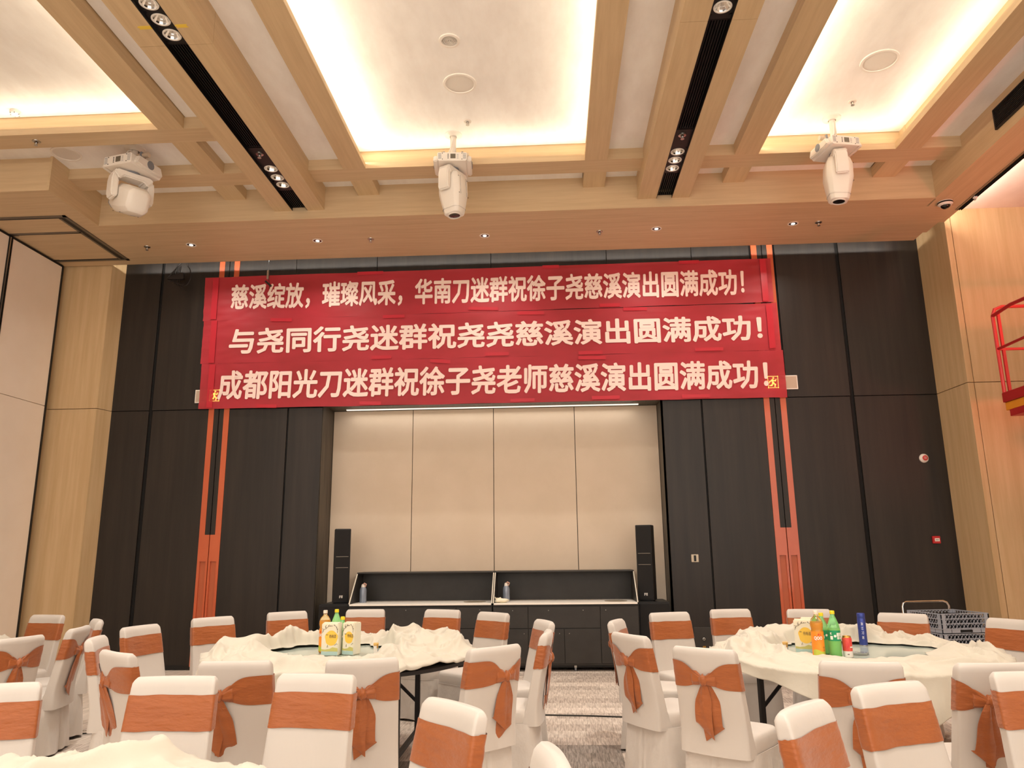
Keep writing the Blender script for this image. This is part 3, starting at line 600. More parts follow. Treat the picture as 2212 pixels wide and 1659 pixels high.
for x, y, lb in ((-1.10, 10.82, 'round flush hotplate in the worktop of the left buffet'), (.84, 10.78, 'round flush hotplate in the worktop of the right buffet')):
    o = MB().lathe([(.155, .0005), (.155, .004), (.14, .005), (.135, .003), (0, .003)], 36, cap=False).build('hotplate', mTray, smooth=True); o.location = (x, y, .872); tag(o, lb, 'hotplate', 'flush hotplates')
mThB = mat('blue grey thermos shell', (128, 138, 156), .3, rgb2=(150, 158, 172), scale=(40, 40, 2), metal=.3)
for x, lb in ((-2.68, 'blue grey thermos flask on the left buffet'), (-.665, 'blue grey thermos flask behind the crumpled glove on the right buffet')):
    t = thing('thermos_flask', lb, 'thermos', (x, 10.86, .872), 0, 'thermos flasks on the buffets')
    MB().lathe([(.044, 0), (.048, .01), (.048, .16), (.044, .185), (.03, .21)], 24).build('body', mThB, t, smooth=True)
    MB().lathe([(.03, .205), (.026, .235), (.018, .25), (0, .252)], 18).build('lid', mWhiteP2, t, smooth=True)
    MB().tube([(.03, -.01, .215), (.045, -.02, .25), (.02, -.02, .262), (0, -.01, .245)], .009, 8).build('spout', mat('pink spout', (214, 168, 150), .5) if 'pink spout' not in bpy.data.materials else bpy.data.materials['pink spout'], t, smooth=True)
def blob(name, m, parent, rx, ry, rz, seed, amp=.35, loc=(0, 0, 0), n=24):
    mb = MB(); rings = []
    for j in range(n // 2 + 1):
        ph = PI * j / (n // 2); ring = []
        for i in range(n):
            a = 2 * PI * i / n; d = Vector((math.sin(ph) * math.cos(a), math.sin(ph) * math.sin(a), -math.cos(ph)))
            k = 1 + amp * (1 - 2 * abs(noise.noise(d * 1.7 + Vector((seed, 0, 0))))) * .6 - amp * .2
            ring.append((loc[0] + d.x * rx * k, loc[1] + d.y * ry * k, max(loc[2] + d.z * rz * k, loc[2] - rz)))
        rings.append(ring)
    return mb.loft(rings).build(name, m, parent, smooth=True, angle=180)
t = thing('crumpled_glove', 'crumpled pale glove lying at the left end of the right buffet', 'glove', (-.72, 10.62, .872))
mGlove = mat('pale cotton glove', (244, 236, 214), .8)
blob('palm', mGlove, t, .10, .07, .028, 3, loc=(0, 0, .028))
for k in range(4): MB().tube([(-.04 + k * .012, 0, .03), (-.07 + k * .02, -.02, .05 + k * .004), (-.085 + k * .03, -.03, .075 - k * .012)], [.012, .011, .006], 8).build('finger', mGlove, t, smooth=True)
def spk(x, rz, label):
    t = thing('column_loudspeaker', label, 'loudspeaker', (x, 10.82, .868), rz, 'black column loudspeakers')
    MB().box(-.11, .11, -.11, .11, .012, 1.02).build('cabinet', mBlack, t, bevel=.008)
    MB().box(-.098, .098, -.116, -.108, .03, 1.005).build('grille', mBlackG, t, bevel=.003)
    for z in (.48, .63): MB().box(-.085, .085, -.121, -.115, z, z + .010).build('grille_bar', mTrk, t, bevel=.002)
    lg = MB()
    for (a, b, c, d) in ((-.022, -.014, .075, .11), (-.022, 0, .103, .11), (-.022, 0, .09, .096), (.004, .012, .075, .11), (.004, .024, .103, .11), (.016, .022, .075, .103)): lg.box(a, b, -.119, -.1165, c, d)
    lg.build('logo_plate', mWhiteP, t)
    MB().box(-.09, .09, -.08, .08, 0, .012).build('foot', mBlack, t)
def sub(x0, x1, label):
    t = thing('subwoofer', label, 'loudspeaker', ((x0 + x1) / 2, 10.62, 0), 0, 'black subwoofers'); W = (x1 - x0) / 2
    MB().box(-W, W, .01, .60, .04, .868).build('cabinet', mBlack, t, bevel=.012, bseg=2)
    MB().box(-W + .012, W - .012, -.002, .012, .17, .84).build('grille', mBlackG, t, bevel=.003)
    MB().box(-W + .03, W - .03, .0, .012, .055, .15).build('port', mGap, t)
    lg = MB()
    for (a, b, c, d) in ((-.022, -.014, .205, .24), (-.022, 0, .233, .24), (.004, .012, .205, .24), (.004, .024, .233, .24), (.016, .022, .205, .233)): lg.box(a, b, -.005, -.0025, c, d)
    lg.build('logo_plate', mWhiteP, t)
    for sx in (-1, 1): MB().box(sx * (W - .06) - .02, sx * (W - .06) + .02, .05, .09, 0, .04).build('foot', mBlack, t)
sub(-3.235, -2.80, 'black subwoofer under the left column loudspeaker'); sub(1.13, 1.55, 'black subwoofer under the right column loudspeaker')
spk(-2.99, math.radians(18), 'black column loudspeaker left of the buffets'); spk(1.28, math.radians(-17), 'black column loudspeaker right of the buffets')

# ------------------------------------------------------------------ chairs
def rr(w_, t_, y_, z_, n=44, p=5.0, curve=0.0, tw=0):
    out = []
    for i in range(n):
        a = 2 * PI * (i + .5) / n; c, s_ = math.cos(a), math.sin(a); k = (abs(c) ** p + abs(s_) ** p) ** (-1 / p)
        x = w_ * c * k; y = t_ * s_ * k; out.append((x, y_ + y + curve * (1 - (x / w_) ** 2), z_))
    return out
def back_y(z): return .205 + (z - .42) * .17 + max(0, (z - .42)) ** 2 * .05
def back_w(z): return .218 - (z - .42) * .03
CURV = .022
def chair(knotx, label, seed, tl=(1, 1)):
    rg = random.Random(seed)
    t = thing('banquet_chair', label, 'chair', (0, 0, 0), 0, 'white covered banquet chairs')
    zs = [.36, .42, .48, .56, .64, .70, .76, .82, .88, .925, .945, .958, .966, .97]
    rings = []
    for z in zs:
        e = max(0, (z - .935) / .035); w_ = back_w(z) - .016 * e ** 2.5; tt = .041 - .012 * (z - .4) - .018 * e ** 2
        if z < .5: tt += .02 * (.5 - z) / .1
        ring = [(x, y + .002 * noise.noise(Vector((x * 9 + seed, z * 12, 0))), zz) for x, y, zz in rr(w_, tt, back_y(z), z, 60, 10 - 4 * e, CURV)]
        rings.append(ring)
    MB().loft(rings).build('backrest', mCover, t, smooth=True, angle=60)
    # seat cushion
    rings = []
    for z, k, f in ((.375, 1.0, 0), (.40, 1.01, 0), (.44, 1.01, 0), (.462, .985, 0), (.472, .94, 0), (.478, .8, 0), (.481, .5, 0), (.482, .1, 0)):
        rings.append(rr(.222 * k, .225 * k, -.005, z, 52, 6))
    MB().loft(rings).build('seat', mCover, t, smooth=True, angle=50)
    MB().loft([rr(.2255, .2285, -.005, .376, 52, 6), rr(.2275, .2305, -.005, .3745, 52, 6), rr(.2255, .2285, -.005, .371, 52, 6)], cap=False).build('seat_piping', mCover, t, smooth=True)
    # pleated skirt to the floor
    n = 150; rings = []
    for j in range(11):
        v = j / 10; z = .374 - v * .356; ring = []
        for i, (x, y, zz) in enumerate(rr(.226 + .026 * v, .232 + .03 * v, .006, z, n, 7)):
            a = math.atan2(y, x); d = Vector((x, y, 0)).normalized(); amp = v ** .8
            q = math.sin(a * 11 + seed + .6 * math.sin(a * 3)) * .006 * amp + noise.noise(Vector((x * 7, y * 7, z * 3 + seed))) * .012 * amp
            pl = 0
            if y > .1: pl = math.exp(-(x / .012) ** 2)
            for cx in (-1, 1):
                for cy in (-1, 1): pl = max(pl, math.exp(-((Vector((x - cx * .235, y - cy * .24, 0)).length) / .03) ** 2) * .8)
            off = q - pl * (.022 * (.25 + v)); ring.append((x + d.x * off, y + d.y * off, z + (.006 * math.sin(a * 7 + seed) * amp if j == 10 else 0)))
        rings.append(ring)
    MB().loft(rings, cap=False).build('skirt', mSkirt, t, smooth=True, angle=70)
    for sx in (-1, 1):
        for sy in (-1, 1): MB().box(sx * .19 - .014, sx * .19 + .014, sy * .19 - .014, sy * .19 + .014, 0, .37).build('leg', mBlack, t)
    # sash
    zc = .815; H = .078; zk = .79; rings = []; n = 96; NV = 8
    for j in range(NV + 1):
        v = -1 + 2 * j / NV; ring = []
        base = rr(1, 1, 0, 0, n, 6)
        for i in range(n):
            a = 2 * PI * (i + .5) / n; c, s_ = math.cos(a), math.sin(a); k = (abs(c) ** 6 + abs(s_) ** 6) ** (-1 / 6)
            w0 = back_w(zc); x = w0 * c * k
            g = 0; 
            if s_ > 0: 
                g = math.exp(-((x - knotx) / .085) ** 2) * min(1, s_ * 3)
            z = zc + v * H * (1 - .78 * g) + (zk - zc) * g + (.004 * noise.noise(Vector((x * 8, s_ * 3, seed))))
            w_ = back_w(z) + .006; tt = .041 - .012 * (z - .4) + .0055
            yy = tt * s_ * k; x = w_ * c * k
            fold = math.sin(v * 9 + seed) * .006 * g + g * .006 + .0016 * math.sin(v * 7 + x * 5)
            y = back_y(z) + yy + CURV * (1 - min(1, (x / w_) ** 2)) + (fold if s_ > 0 else -abs(.0012 * math.sin(v * 6 + x * 8)))
            ring.append((x, y, z))
        rings.append(ring)
    sa = MB().loft(rings, cap=False).build('sash', mSash, t, smooth=True, angle=70)
    yk = back_y(zk) + .041 + CURV * (1 - (knotx / .21) ** 2) + .012
    # knot
    mb = MB(); rings = []
    for j in range(9):
        ph = PI * j / 8; ring = []
        for i in range(20):
            a = 2 * PI * i / 20; d = Vector((math.sin(ph) * math.cos(a), math.sin(ph) * math.sin(a), -math.cos(ph)))
            k = 1 + .16 * math.sin(d.x * 9 + d.z * 4 + seed)
            ring.append((knotx + d.x * .024 * k, yk + d.y * .02 * k, zk + d.z * .032 * k))
        rings.append(ring)
    mb.loft(rings).build('knot', mSash, sa, smooth=True, angle=180)
    # gathered bunches either side of the knot
    for s_ in (-1, 1):
        rings = []
        for j in range(7):
            u = j / 6; x = knotx + s_ * (.012 + u * .065); r = .018 + .03 * u ** .7; zz0 = zk + .018 * u
            ring = []
            for i in range(22):
                a = 2 * PI * i / 22; q = 1 + .22 * math.sin(a * 6 + s_ + seed) * (1 - u * .4)
                ring.append((x, back_y(zz0) + .036 + CURV * (1 - (x / .21) ** 2) + (.012 * (1 - u)) + .012 * math.cos(a) * q, zz0 + r * math.sin(a) * q))
            rings.append(ring)
        MB().loft(rings).build('gather', mSash, sa, smooth=True, angle=180)
    # two tails
    for q, s_ in enumerate((-1, 1)):
        Lg = (.34, .31)[q] * tl[q]; W = (.05, .04)[q]; dx = s_ * (.028 if q else .022) + rg.uniform(-.01, .01); N = 16; top = []; 
        rings = []
        for j in range(N + 1):
            u = j / N; wv = .012 + W * min(1, u * 3) ** .8; cx = knotx + dx * (.25 + u) + .006 * math.sin(u * 5 + seed + q); z = zk - .012 - Lg * u
            yb = back_y(max(z, .40)) + .052 + CURV + .008 * math.sin(u * 4 + q + seed) + (.012 if q else 0)
            row = []
            for i in range(9):
                e = -1 + 2 * i / 8; zz = z
                if u > .72: zz = z + (u - .72) / .28 * .085 * ((e + 1) / 2 if s_ > 0 else (1 - e) / 2)
                row.append((cx + e * wv, yb - .014 * abs(e) * (1.1 - u) + .003 * math.sin(e * 5 + u * 6), zz))
            rings.append(row + [(a_, b_ + .003, c_) for a_, b_, c_ in reversed(row)])
        MB().loft(rings).build('tail', mSash, sa, smooth=True, angle=60)
    return t
protoA = chair(.07, '', 1); protoB = chair(0.0, '', 4, (1, 1.05)); protoC = chair(-.07, '', 9, (1.1, 1)); protoD = chair(.03, '', 14, (.95, 1.1))
index_kids()
USED = set()
def place(proto, x, y, ang, label):
    """x, y: centre of the backrest top; ang: direction (deg) from the seat to the back"""
    if proto.name in USED: o = fast_copy(proto)
    else: o = proto; USED.add(proto.name)
    a = math.radians(ang); d = back_y(.95) + .0
    o.location = (x - math.cos(a) * d, y - math.sin(a) * d, 0); o.rotation_euler = (0, 0, a - PI / 2); o['label'] = label; o['group'] = 'white covered banquet chairs'
    return o
A, B, C_, D_ = protoA, protoB, protoC, protoD
CH = [
 (D_, -3.50, 6.50, 166, 'white covered chair left of the left table, facing right, beyond the bow backed chairs'),
 (B, -3.241, 7.316, 140.2, 'white chair with creased top at the left table, before the orange door pull'),
 (A, -2.74, 7.938, 126.7, 'white covered chair behind the left table, directly left of the drinks cartons'),
 (B, -1.9845, 8.1745, 92.7, 'white covered chair behind the left table, just right of the drinks cartons'),
 (D_, -1.152, 8.062, 67.9, 'white covered chair behind the left table, before the middle of the left buffet'),
 (A, -.593, 7.64, 48, 'white covered chair behind the left table, below the joint of the two buffets'),
 (C_, -.09, 6.72, 19, 'narrow looking white chair right of the left table, farther of two by the aisle'),
 (B, -.07, 5.84, -4, 'edge on white chair right of the left table, orange bow hanging into the aisle'),
 (C_, -.3825, 4.9685, -47, 'white chair back with orange bow right of centre, front right of the left table'),
 (B, -1.0855, 4.4335, -73, 'white chair back with centred orange bow in front of the left table, below the cartons'),
 (A, -1.7865, 4.3705, -86.5, 'white chair back with orange bow left of centre, in front of the left table'),
 (A, -2.7115, 4.796, -126.3, 'white chair back turned right with bow on its left, front left of the left table'),
 (D_, -3.3395, 5.6075, -163, 'narrow edge on white chair with long bow tails at the left of the left table'),
 (A, -5.1455, 7.74, 76, 'white covered chair at the far left against the wood pillar'),
 (B, -3.97, 5.66, -17, 'white chair back with orange bow cut by the left edge of the photo'),
 (D_, -3.989, 6.42, 13, 'white chair seen from its side leaning right, left of the narrow edge on chair'),
 (C_, -4.26, 7.12, 38, 'small white chair top peeping out behind the side view chair at far left'),
 (A, -2.62, 3.60, 112, 'white chair front with wide orange sash in the lower left corner'),
 (B, -1.851, 3.814, 92.8, 'white chair front with wide orange sash above the heap of cream cloth, lower left'),
 (D_, -1.1715, 3.8715, 80.7, 'large white chair front with orange sash, lower middle left'),
 (C_, -.403, 3.1345, 39.3, 'tilted white chair with broad orange sash at the bottom, left of the aisle'),
 (B, -.02, 2.36, 8, 'rounded white chair top without visible sash at the bottom edge by the aisle'),
 (C_, .52, 6.70, 162, 'small white chair top left of the right table, in front of the right buffet'),
 (B, .53, 5.639, -150, 'white chair with large double orange bow by the aisle, left of the right table'),
 (B, 1.08, 7.50, 110, 'white covered chair behind the right table, in front of the right subwoofer'),
 (D_, 1.7225, 7.8385, 101.5, 'white covered chair behind the right table, right of the socket panel'),
 (A, 2.4585, 7.765, 84.3, 'white covered chair behind the orange juice bottle of the right table'),
 (B, 3.10, 7.20, 56, 'white covered chair behind the right table, left of the grey crates'),
 (D_, 3.68, 6.56, 26, 'white covered chair at the right edge, in front of the wood wall'),
 (B, .895, 4.847, -126.9, 'white chair back with slanting orange bow at the front left of the right table'),
 (B, 1.587, 4.256, -101.3, 'white chair back in front of the right table, bow mostly hidden by a nearer chair'),
 (A, 2.2315, 4.187, -87, 'white chair back with brown orange sash at the right edge, front of the right table'),
 (D_, 2.24, 3.87, 91, 'nearer white chair front with bright sash cut by the right edge'),
 (B, 1.4365, 3.5575, 117.1, 'large tilted white chair front with bright orange sash, lower right'),
 (C_, .923, 3.0785, 140.4, 'white chair turned right with slanting orange sash at the bottom, right of the aisle'),
]
for c in CH: place(*c)

# ------------------------------------------------------------------ tables, glass turntables, cloths
def table(cx, cy, Rt, label, glass=None, rot=0):
    t = thing('round_table', label, 'table', (cx, cy, 0), rot, 'round banquet tables')
    MB().lathe([(0, .73), (Rt - .01, .73), (Rt, .735), (Rt, .757), (Rt - .01, .76), (0, .76)], 72, cap=False).build('tabletop', mTable, t, smooth=True)
    for s in (-1, 1):
        for q in (-1, 1):
            MB().box(s * .52 - .02, s * .52 + .02, q * .42 - .02, q * .42 + .02, 0, .73).build('leg', mTable, t, bevel=.004)
            MB().tube([(s * .52, q * .42, .35), (s * .12, q * .42, .72)], .014, 6).build('brace', mTable, t)
        MB().box(s * .52 - .015, s * .52 + .015, -.42, .42, .12, .15).build('crossbar', mTable, t)
        MB().box(s * .52 - .015, s * .52 + .015, -.42, .42, .70, .73).build('crossbar', mTable, t)
    return t
def turntable(cx, cy, r, label):
    t = thing('glass_turntable', label, 'turntable', (cx, cy, .76), 0, 'glass turntables')
    MB().lathe([(0, 0.002), (.16, .002), (.16, .012), (.11, .016), (.1, .026), (0, .026)], 36, cap=False).build('bearing', mSteel, t, smooth=True)
    MB().lathe([(0, .026), (r - .004, .026), (r, .03), (r - .004, .036), (0, .036)], 80, cap=False).build('glass_disc', mGlass, t, smooth=True)
def smooth(a, b, x): x = min(1, max(0, (x - a) / (b - a))); return x * x * (3 - 2 * x)
def ridge(p, e=.006): return 1 - 2 * math.sqrt(noise.noise(p) ** 2 + e)
def cloth(cx, cy, Rt, rt, hole, drop, label, seed, amp=1.0, NT=400, NR=100, fr=1.5):
    m = MB(); rings = []
    def base(r):
        z = .764
        if rt: z = .7985 - .034 * smooth(rt - .02, rt + .10, r)
        return z
    for j in range(NR + 1):
        v = j / NR; ring = []
        for i in range(NT):
            a = 2 * PI * i / NT; ca, sa = math.cos(a), math.sin(a)
            dd = drop(a); rin = hole(a) + .16 * noise.noise(Vector((ca * 1.9, sa * 1.9, seed))) * (1 if rt else .3) + .05 * noise.noise(Vector((ca * 7, sa * 7, seed + 4)))
            rout = Rt + dd
            s_ = rin + (rout - rin) * v
            x = s_ * ca; y = s_ * sa
            if s_ > Rt:
                r2 = Rt + .012 + .03 * smooth(0, .25, s_ - Rt) + .015 * math.sin(a * 17 + seed) * smooth(0, .2, s_ - Rt); zc = .762 - (s_ - Rt)
                x, y = r2 * ca, r2 * sa
            else: zc = base(s_)
            wx = x + .10 * noise.noise(Vector((x * 2.3, y * 2.3, seed + 9))); wy = y + .10 * noise.noise(Vector((x * 2.3, y * 2.3, seed + 19)))
            p = Vector((wx * fr + cx, wy * fr + cy, seed))
            q = p + Vector((.5 * noise.noise(p * .8), .5 * noise.noise(p * .8 + Vector((7, 3, 1))), 0))
            f = max(0, ridge(q * 1.0)) ** 2.6 * .105 + max(0, ridge(q * 2.0 + Vector((5, 1, 2)), .002)) ** 3 * .052 + max(0, ridge(q * 4.2, .001)) ** 3.5 * .028 + max(0, ridge(Vector((q.x * 7, q.y * 3, 1)), .001)) ** 4 * .014
            front = max(0, -math.sin(a)) if rt else 0
            edge = smooth(0, .12 + .5 * front, v) * (1 - smooth(Rt - .10, Rt + .02, s_) * .75) * (1 - .35 * front)
            zz = zc + (.003 + f * amp * (.12 + .88 * edge))
            if s_ > Rt: x += ca * f * .3; y += sa * f * .3
            ring.append((x, y, zz))
        rings.append(ring)
    m.loft(rings, cap=False)
    o = m.build('tablecloth', mCloth, smooth=True, angle=180); o.location = (cx, cy, 0); tag(o, label, 'tablecloth', 'cream tablecloths')
    md = o.modifiers.new('thickness', 'SOLIDIFY'); md.thickness = .002; md.offset = 1
    return o
def gauss(a, c, w_): d = (a - c + PI) % (2 * PI) - PI; return math.exp(-(d / w_) ** 2)
T1 = (-1.66, 6.14); T2 = (2.2, 6.05); F1 = (-1.72, 2.05); F2 = (2.25, 2.05); T0 = (-5.62, 6.2)
table(*T1, 1.0, 'left round banquet table with dark edge, half under bunched cream cloth'); turntable(*T1, .68, 'greenish glass turntable on the left table, carrying the drinks cartons')
cloth(*T1, 1.0, .68, lambda a: .36 + .22 * gauss(a, PI * 1.0, .7) + .06 * gauss(a, -.1, .5), lambda a: .04 + .16 * gauss(a, -2.35, .75) + .10 * gauss(a, 2.6, .6) - .03 * gauss(a, -.6, .4), 'rumpled cream cloth pushed back in folds round the left table', 3.1, 1.35)
table(*T2, 1.0, 'right round banquet table on dark folding legs', rot=.3); turntable(*T2, .68, 'glass turntable on the right table, carrying the blue bottle')
cloth(*T2, 1.0, .68, lambda a: .45 + .20 * gauss(a, .0, .6) + .12 * gauss(a, PI, .5), lambda a: .05 + .26 * gauss(a, -1.7, .5) + .06 * gauss(a, -.6, .5) + .10 * gauss(a, 3.0, .5), 'rumpled cream cloth with a long swag at the front of the right table', 8.4, 1.3)
table(*F1, 1.1, 'near left round table, only its heaped cloth in the picture'); cloth(*F1, 1.1, 0, lambda a: .06, lambda a: .10 + .05 * math.sin(a * 3), 'cream cloth heaped on the near table at the bottom left', 5.5, .95, 400, 110, 1.15)
table(*F2, 1.0, 'near right round table below the picture'); cloth(*F2, 1.0, 0, lambda a: .06, lambda a: .2, 'cream cloth on the near right table below the picture', 6.5, 1.0, 160, 30)
table(*T0, 1.0, 'far left round table mostly outside the picture'); cloth(*T0, 1.0, 0, lambda a: .06, lambda a: .12, 'cream cloth showing at the left edge between two chairs', 2.2, 1.2, 160, 30)

# ------------------------------------------------------------------ drinks
ZT = .797
mCard = mat('pale printed carton', (232, 224, 200), .5, rgb2=(224, 222, 206), scale=(6, 6, 6))
mYel = mat('yellow print', (236, 194, 76), .5); mInk = mat('brown ink', (96, 78, 62), .6); mOl = mat('olive print', (196, 190, 110), .6); mBlu = mat('pale blue print', (176, 202, 196), .6)
def carton(x, y, rz, label, w_=.062, d_=.05, h=.235):
    t = thing('drinks_carton', label, 'carton', (x, y, ZT), rz, 'yellow and white plum wine cartons')
    MB().box(-w_, w_, -d_, d_, 0, h).build('box', mCard, t, bevel=.006, bseg=2)
    MB().box(-w_ + .004, w_ - .004, -.012, .012, h - .002, h + .004).build('top_flap', mCard, t)
    y_ = -d_ - .0008; cx = w_ * .18; r = w_ * .74
    def face(T, k=1):
        MB().prism([(cx + r * math.cos(i * PI / 16) * (1 + .06 * math.sin(i)), .128 + r * 1.12 * math.sin(i * PI / 16)) for i in range(32)], 'y', y_ - .0003, y_, T).build('sun_print', mYel, t)
        MB().prism([(-w_ + .003, .004), (w_ - .003, .004), (w_ - .003, .03), (w_ * .2, .036), (-w_ * .4, .028), (-w_ + .003, .034)], 'y', y_ - .0003, y_, T).build('sea_print', mBlu, t)
        MB().prism([(-w_ + .003, .034), (w_ - .003, .031), (w_ - .003, .055), (w_ * .35, .062), (0, .05), (-w_ * .5, .045), (-w_ + .003, .05)], 'y', y_ - .0006, y_ - .0003, T).build('hill_print', mOl, t)
        b = MB()
        for pth in (((-.055, .165), (-.045, .19), (-.03, .195), (-.012, .212), (.02, .216)), ((-.03, .195), (-.035, .212), (-.028, .222)), ((-.012, .212), (-.005, .225)), ((.03, .22), (.045, .21), (.055, .18), (.052, .165)), ((-.045, .19), (-.057, .196)), ((.036, .075), (.052, .088), (.057, .082)), ((-.02, .06), (-.014, .078), (-.012, .06))):
            b.tube([T @ Vector((p[0] * w_ / .062, y_ - .0004, p[1])) for p in pth], .0013, 4)
        for (px, pz) in ((-.03, .206), (-.01, .218), (.03, .222), (.048, .205), (.055, .193), (-.05, .18), (.004, .216)):
            b.box(px * w_ / .062 - .003, px * w_ / .062 + .003, y_ - .0012, y_ - .0002, pz - .0025, pz + .0025, T)
        b.build('branch_print', mInk, t)
        def fn(u, v): return T @ Vector((-.004 + u * .052, y_ - .0016, .128 + v * .026))
        text('杨梅酒', t, mInk, fn, .0)
        MB().box(-.03, -.014, y_ - .0012, y_ - .0005, .150, .154, T).build('printed_mark', mInk, t)
    face(Matrix.Identity(4))
    b = MB(); T = Matrix.Rotation(-PI / 2, 4, 'Z')
    b.box(-.03, .02, w_ * -1 - .0012, -w_ - .0004, .06, .07, T).prism([(-.02, .06), (0, .06), (.004, .09), (.014, .088), (.006, .105), (.012, .11), (-.002, .13), (-.014, .108), (-.02, .104), (-.012, .09), (-.03, .085)], 'y', -w_ - .0012, -w_ - .0004, T).build('tree_print', mInk, t)
    return t
carton(-1.70, 5.955, math.radians(-2), 'drinks carton with yellow sun print on the left table, left of the pair', .066)
carton(-1.556, 5.99, math.radians(-20), 'drinks carton with yellow sun print on the left table, right of the pair', .052)
carton(1.845, 5.96, math.radians(-24), 'drinks carton with yellow sun print on the right table, beside the orange juice', .068)
carton(1.93, 6.10, math.radians(-24), 'second carton standing half hidden behind the orange juice on the right table', .06)
def bottle(x, y, rz, prof, fill, label, cap_c, body, liquid, lab=None, tilt=0, extra=None, group=None, cap_r=.0165):
    t = thing('drinks_bottle', label, 'bottle', (x, y, ZT), rz, group)
    MB().lathe(prof, 28).build('bottle_body', body, t, smooth=True, angle=60)
    top = prof[-1][1]
    MB().lathe([(cap_r * 1.02, top - .004), (cap_r, top + .016), (cap_r * .8, top + .019), (0, top + .019)], 20, cap=False).build('cap', cap_c, t, smooth=True)
    if fill:
        pl = [(max(r - .002, .001), z) for r, z in prof if z <= fill]; MB().lathe(pl, 28).build('liquid', liquid, t, smooth=True, angle=60)
    if lab: MB().lathe([(lab[2], lab[0]), (lab[2], lab[1])], 28, cap=False).build('label_band', lab[3], t, smooth=True)
    return t
mClear = mat('clear plastic', (255, 240, 200), .05, trans=.95, ior=1.3); mGrC = mat('green clear plastic', (176, 244, 176), .08, trans=.7, ior=1.3, emis=None)
mOJ = mat('orange juice', (248, 178, 36), .25); mLime = mat('lime drink', (184, 222, 84), .2); mCapW = mat('cream cap', (236, 222, 206), .4); mCapY = mat('yellow cap', (240, 214, 40), .35)
mLabO = mat('orange label', (244, 140, 40), .4, rgb2=(250, 160, 50), scale=(20, 20, 10)); mLabG = mat('green label', (28, 150, 96), .4); mRedI = mat('red print', (214, 60, 50), .5); mWh = mat('white print', (252, 246, 236), .5); mKh = mat('lime print', (190, 196, 70), .5)
PO = [(.036, 0), (.042, .006), (.042, .17), (.039, .185), (.0385, .19), (.044, .215), (.043, .235), (.034, .26), (.017, .278), (.0145, .285), (.0145, .298)]
PG = [(.036, 0), (.043, .008), (.041, .04), (.043, .06), (.043, .195), (.037, .225), (.024, .26), (.0145, .283), (.0145, .298)]
def wrap(rad, a0, a1, z0, z1):
    def fn(u, v):
        a = a0 + (a1 - a0) * u; return (rad * math.sin(a), -rad * math.cos(a), z0 + (z1 - z0) * v)
    return fn
def oj(x, y, rz, label):
    t = bottle(x, y, rz, PO, .245, label, mCapW, mClear, mOJ, (.012, .178, .0428, mLabO), group='orange juice bottles')
    text('QOO', t, mWh, wrap(.0436, -.75, .6, .118, .146), .04); text('QOO', t, mRedI, wrap(.0432, -.80, .65, .115, .149), .07)
    text('酷儿', t, mRedI, wrap(.0434, -.1, .45, .150, .164), .03)
    MB().loft([[wrap(.0432, -1.1, 1.1, 0, 0)(u / 12, 0)[:2] + (z + .008 * math.sin(u * .5) * (z > .02),) for u in range(13)] for z in (.014, .05)], closed=False, cap=False).build('meadow_print', mKh, t)
    m = MB()
    for (a, z) in ((.75, .07), (.78, .052)): m.lathe([(.006, 0), (.006, .0006), (.0045, .0006), (.0045, 0)], 12, Matrix.Translation((.0434 * math.sin(a), -.0434 * math.cos(a), z)) @ Matrix.Rotation(a, 4, 'Z') @ RX, cap=False)
    m.build('ring_print', mInk, t); return t
oj(-1.80, 6.10, -.6, 'orange juice bottle with cream cap behind the cartons on the left table'); oj(1.855, 5.71, -.15, 'orange juice bottle with orange label at the front of the right table')
def lemon(x, y, rz, label, h=1):
    t = bottle(x, y, rz, [(r, z * h) for r, z in PG], .205 * h, label, mCapY, mGrC, mLime, (.115 * h, .185 * h, .0436, mLabG), group='green lemonade bottles')
    text('雪碧', t, mWh, wrap(.0442, .25, 1.15, .125 * h, .172 * h), .02); text('畅', t, mWh, wrap(.0442, -.75, -.45, .155 * h, .172 * h), .02)
    MB().lathe([(.006, 0), (.009, .0006), (0, .0006)], 8, Matrix.Translation((0, -.0442, .148 * h)) @ RX).build('sparkle_print', mWh, t)
    MB().loft([[wrap(.0441, -.75, -.35, 0, 0)(u / 4, 0)[:2] + (z * h,) for u in range(5)] for z in (.124, .148)], closed=False, cap=False).build('label_patch', mWh, t); return t
lemon(-1.735, 6.19, 0, 'taller green lemonade bottle behind the cartons on the left table'); lemon(-1.655, 6.08, .2, 'shorter green lemonade bottle just behind the gap between the left cartons', .84)
lemon(1.968, 5.70, -.2, 'green lemonade bottle with dark green label at the front of the right table'); lemon(1.955, 5.90, .3, 'green lemonade bottle hidden behind the others on the right table, yellow cap showing', .9)
t = thing('drinks_can', 'red and gold drinks can with white lower band, beside the lemonade bottle', 'can', (2.052, 5.70, ZT))
MB().lathe([(.026, 0), (.0325, .006), (.0325, .045)], 28).build('lower_band', mWhiteP, t, smooth=True)
MB().lathe([(.0326, .045), (.0326, .125), (.030, .135)], 28, cap=False).build('can_body', mat('red can print', (214, 56, 62), .3, rgb2=(226, 96, 70), scale=(30, 30, 14)), t, smooth=True)
MB().lathe([(.030, .135), (.027, .142), (.0275, .145), (.026, .145), (.024, .141), (0, .141)], 28, cap=False).build('lid', mat('gold lid', (226, 170, 90), .25, .8), t, smooth=True)
MB().loft([[wrap(.033, .2, 1.2, 0, 0)(u / 6, 0)[:2] + (z,) for u in range(7)] for z in (.068, .076)], closed=False, cap=False).build('print_band', mWh, t)
for a in (-.4, -.2): MB().box(-.002, .004, -.034, -.0325, .022, .027, Matrix.Rotation(a, 4, 'Z')).build('printed_mark', mInk, t)
t = thing('vacuum_bottle', 'tall blue insulated bottle with vertical lettering on the right table', 'bottle', (2.42, 6.37, ZT))
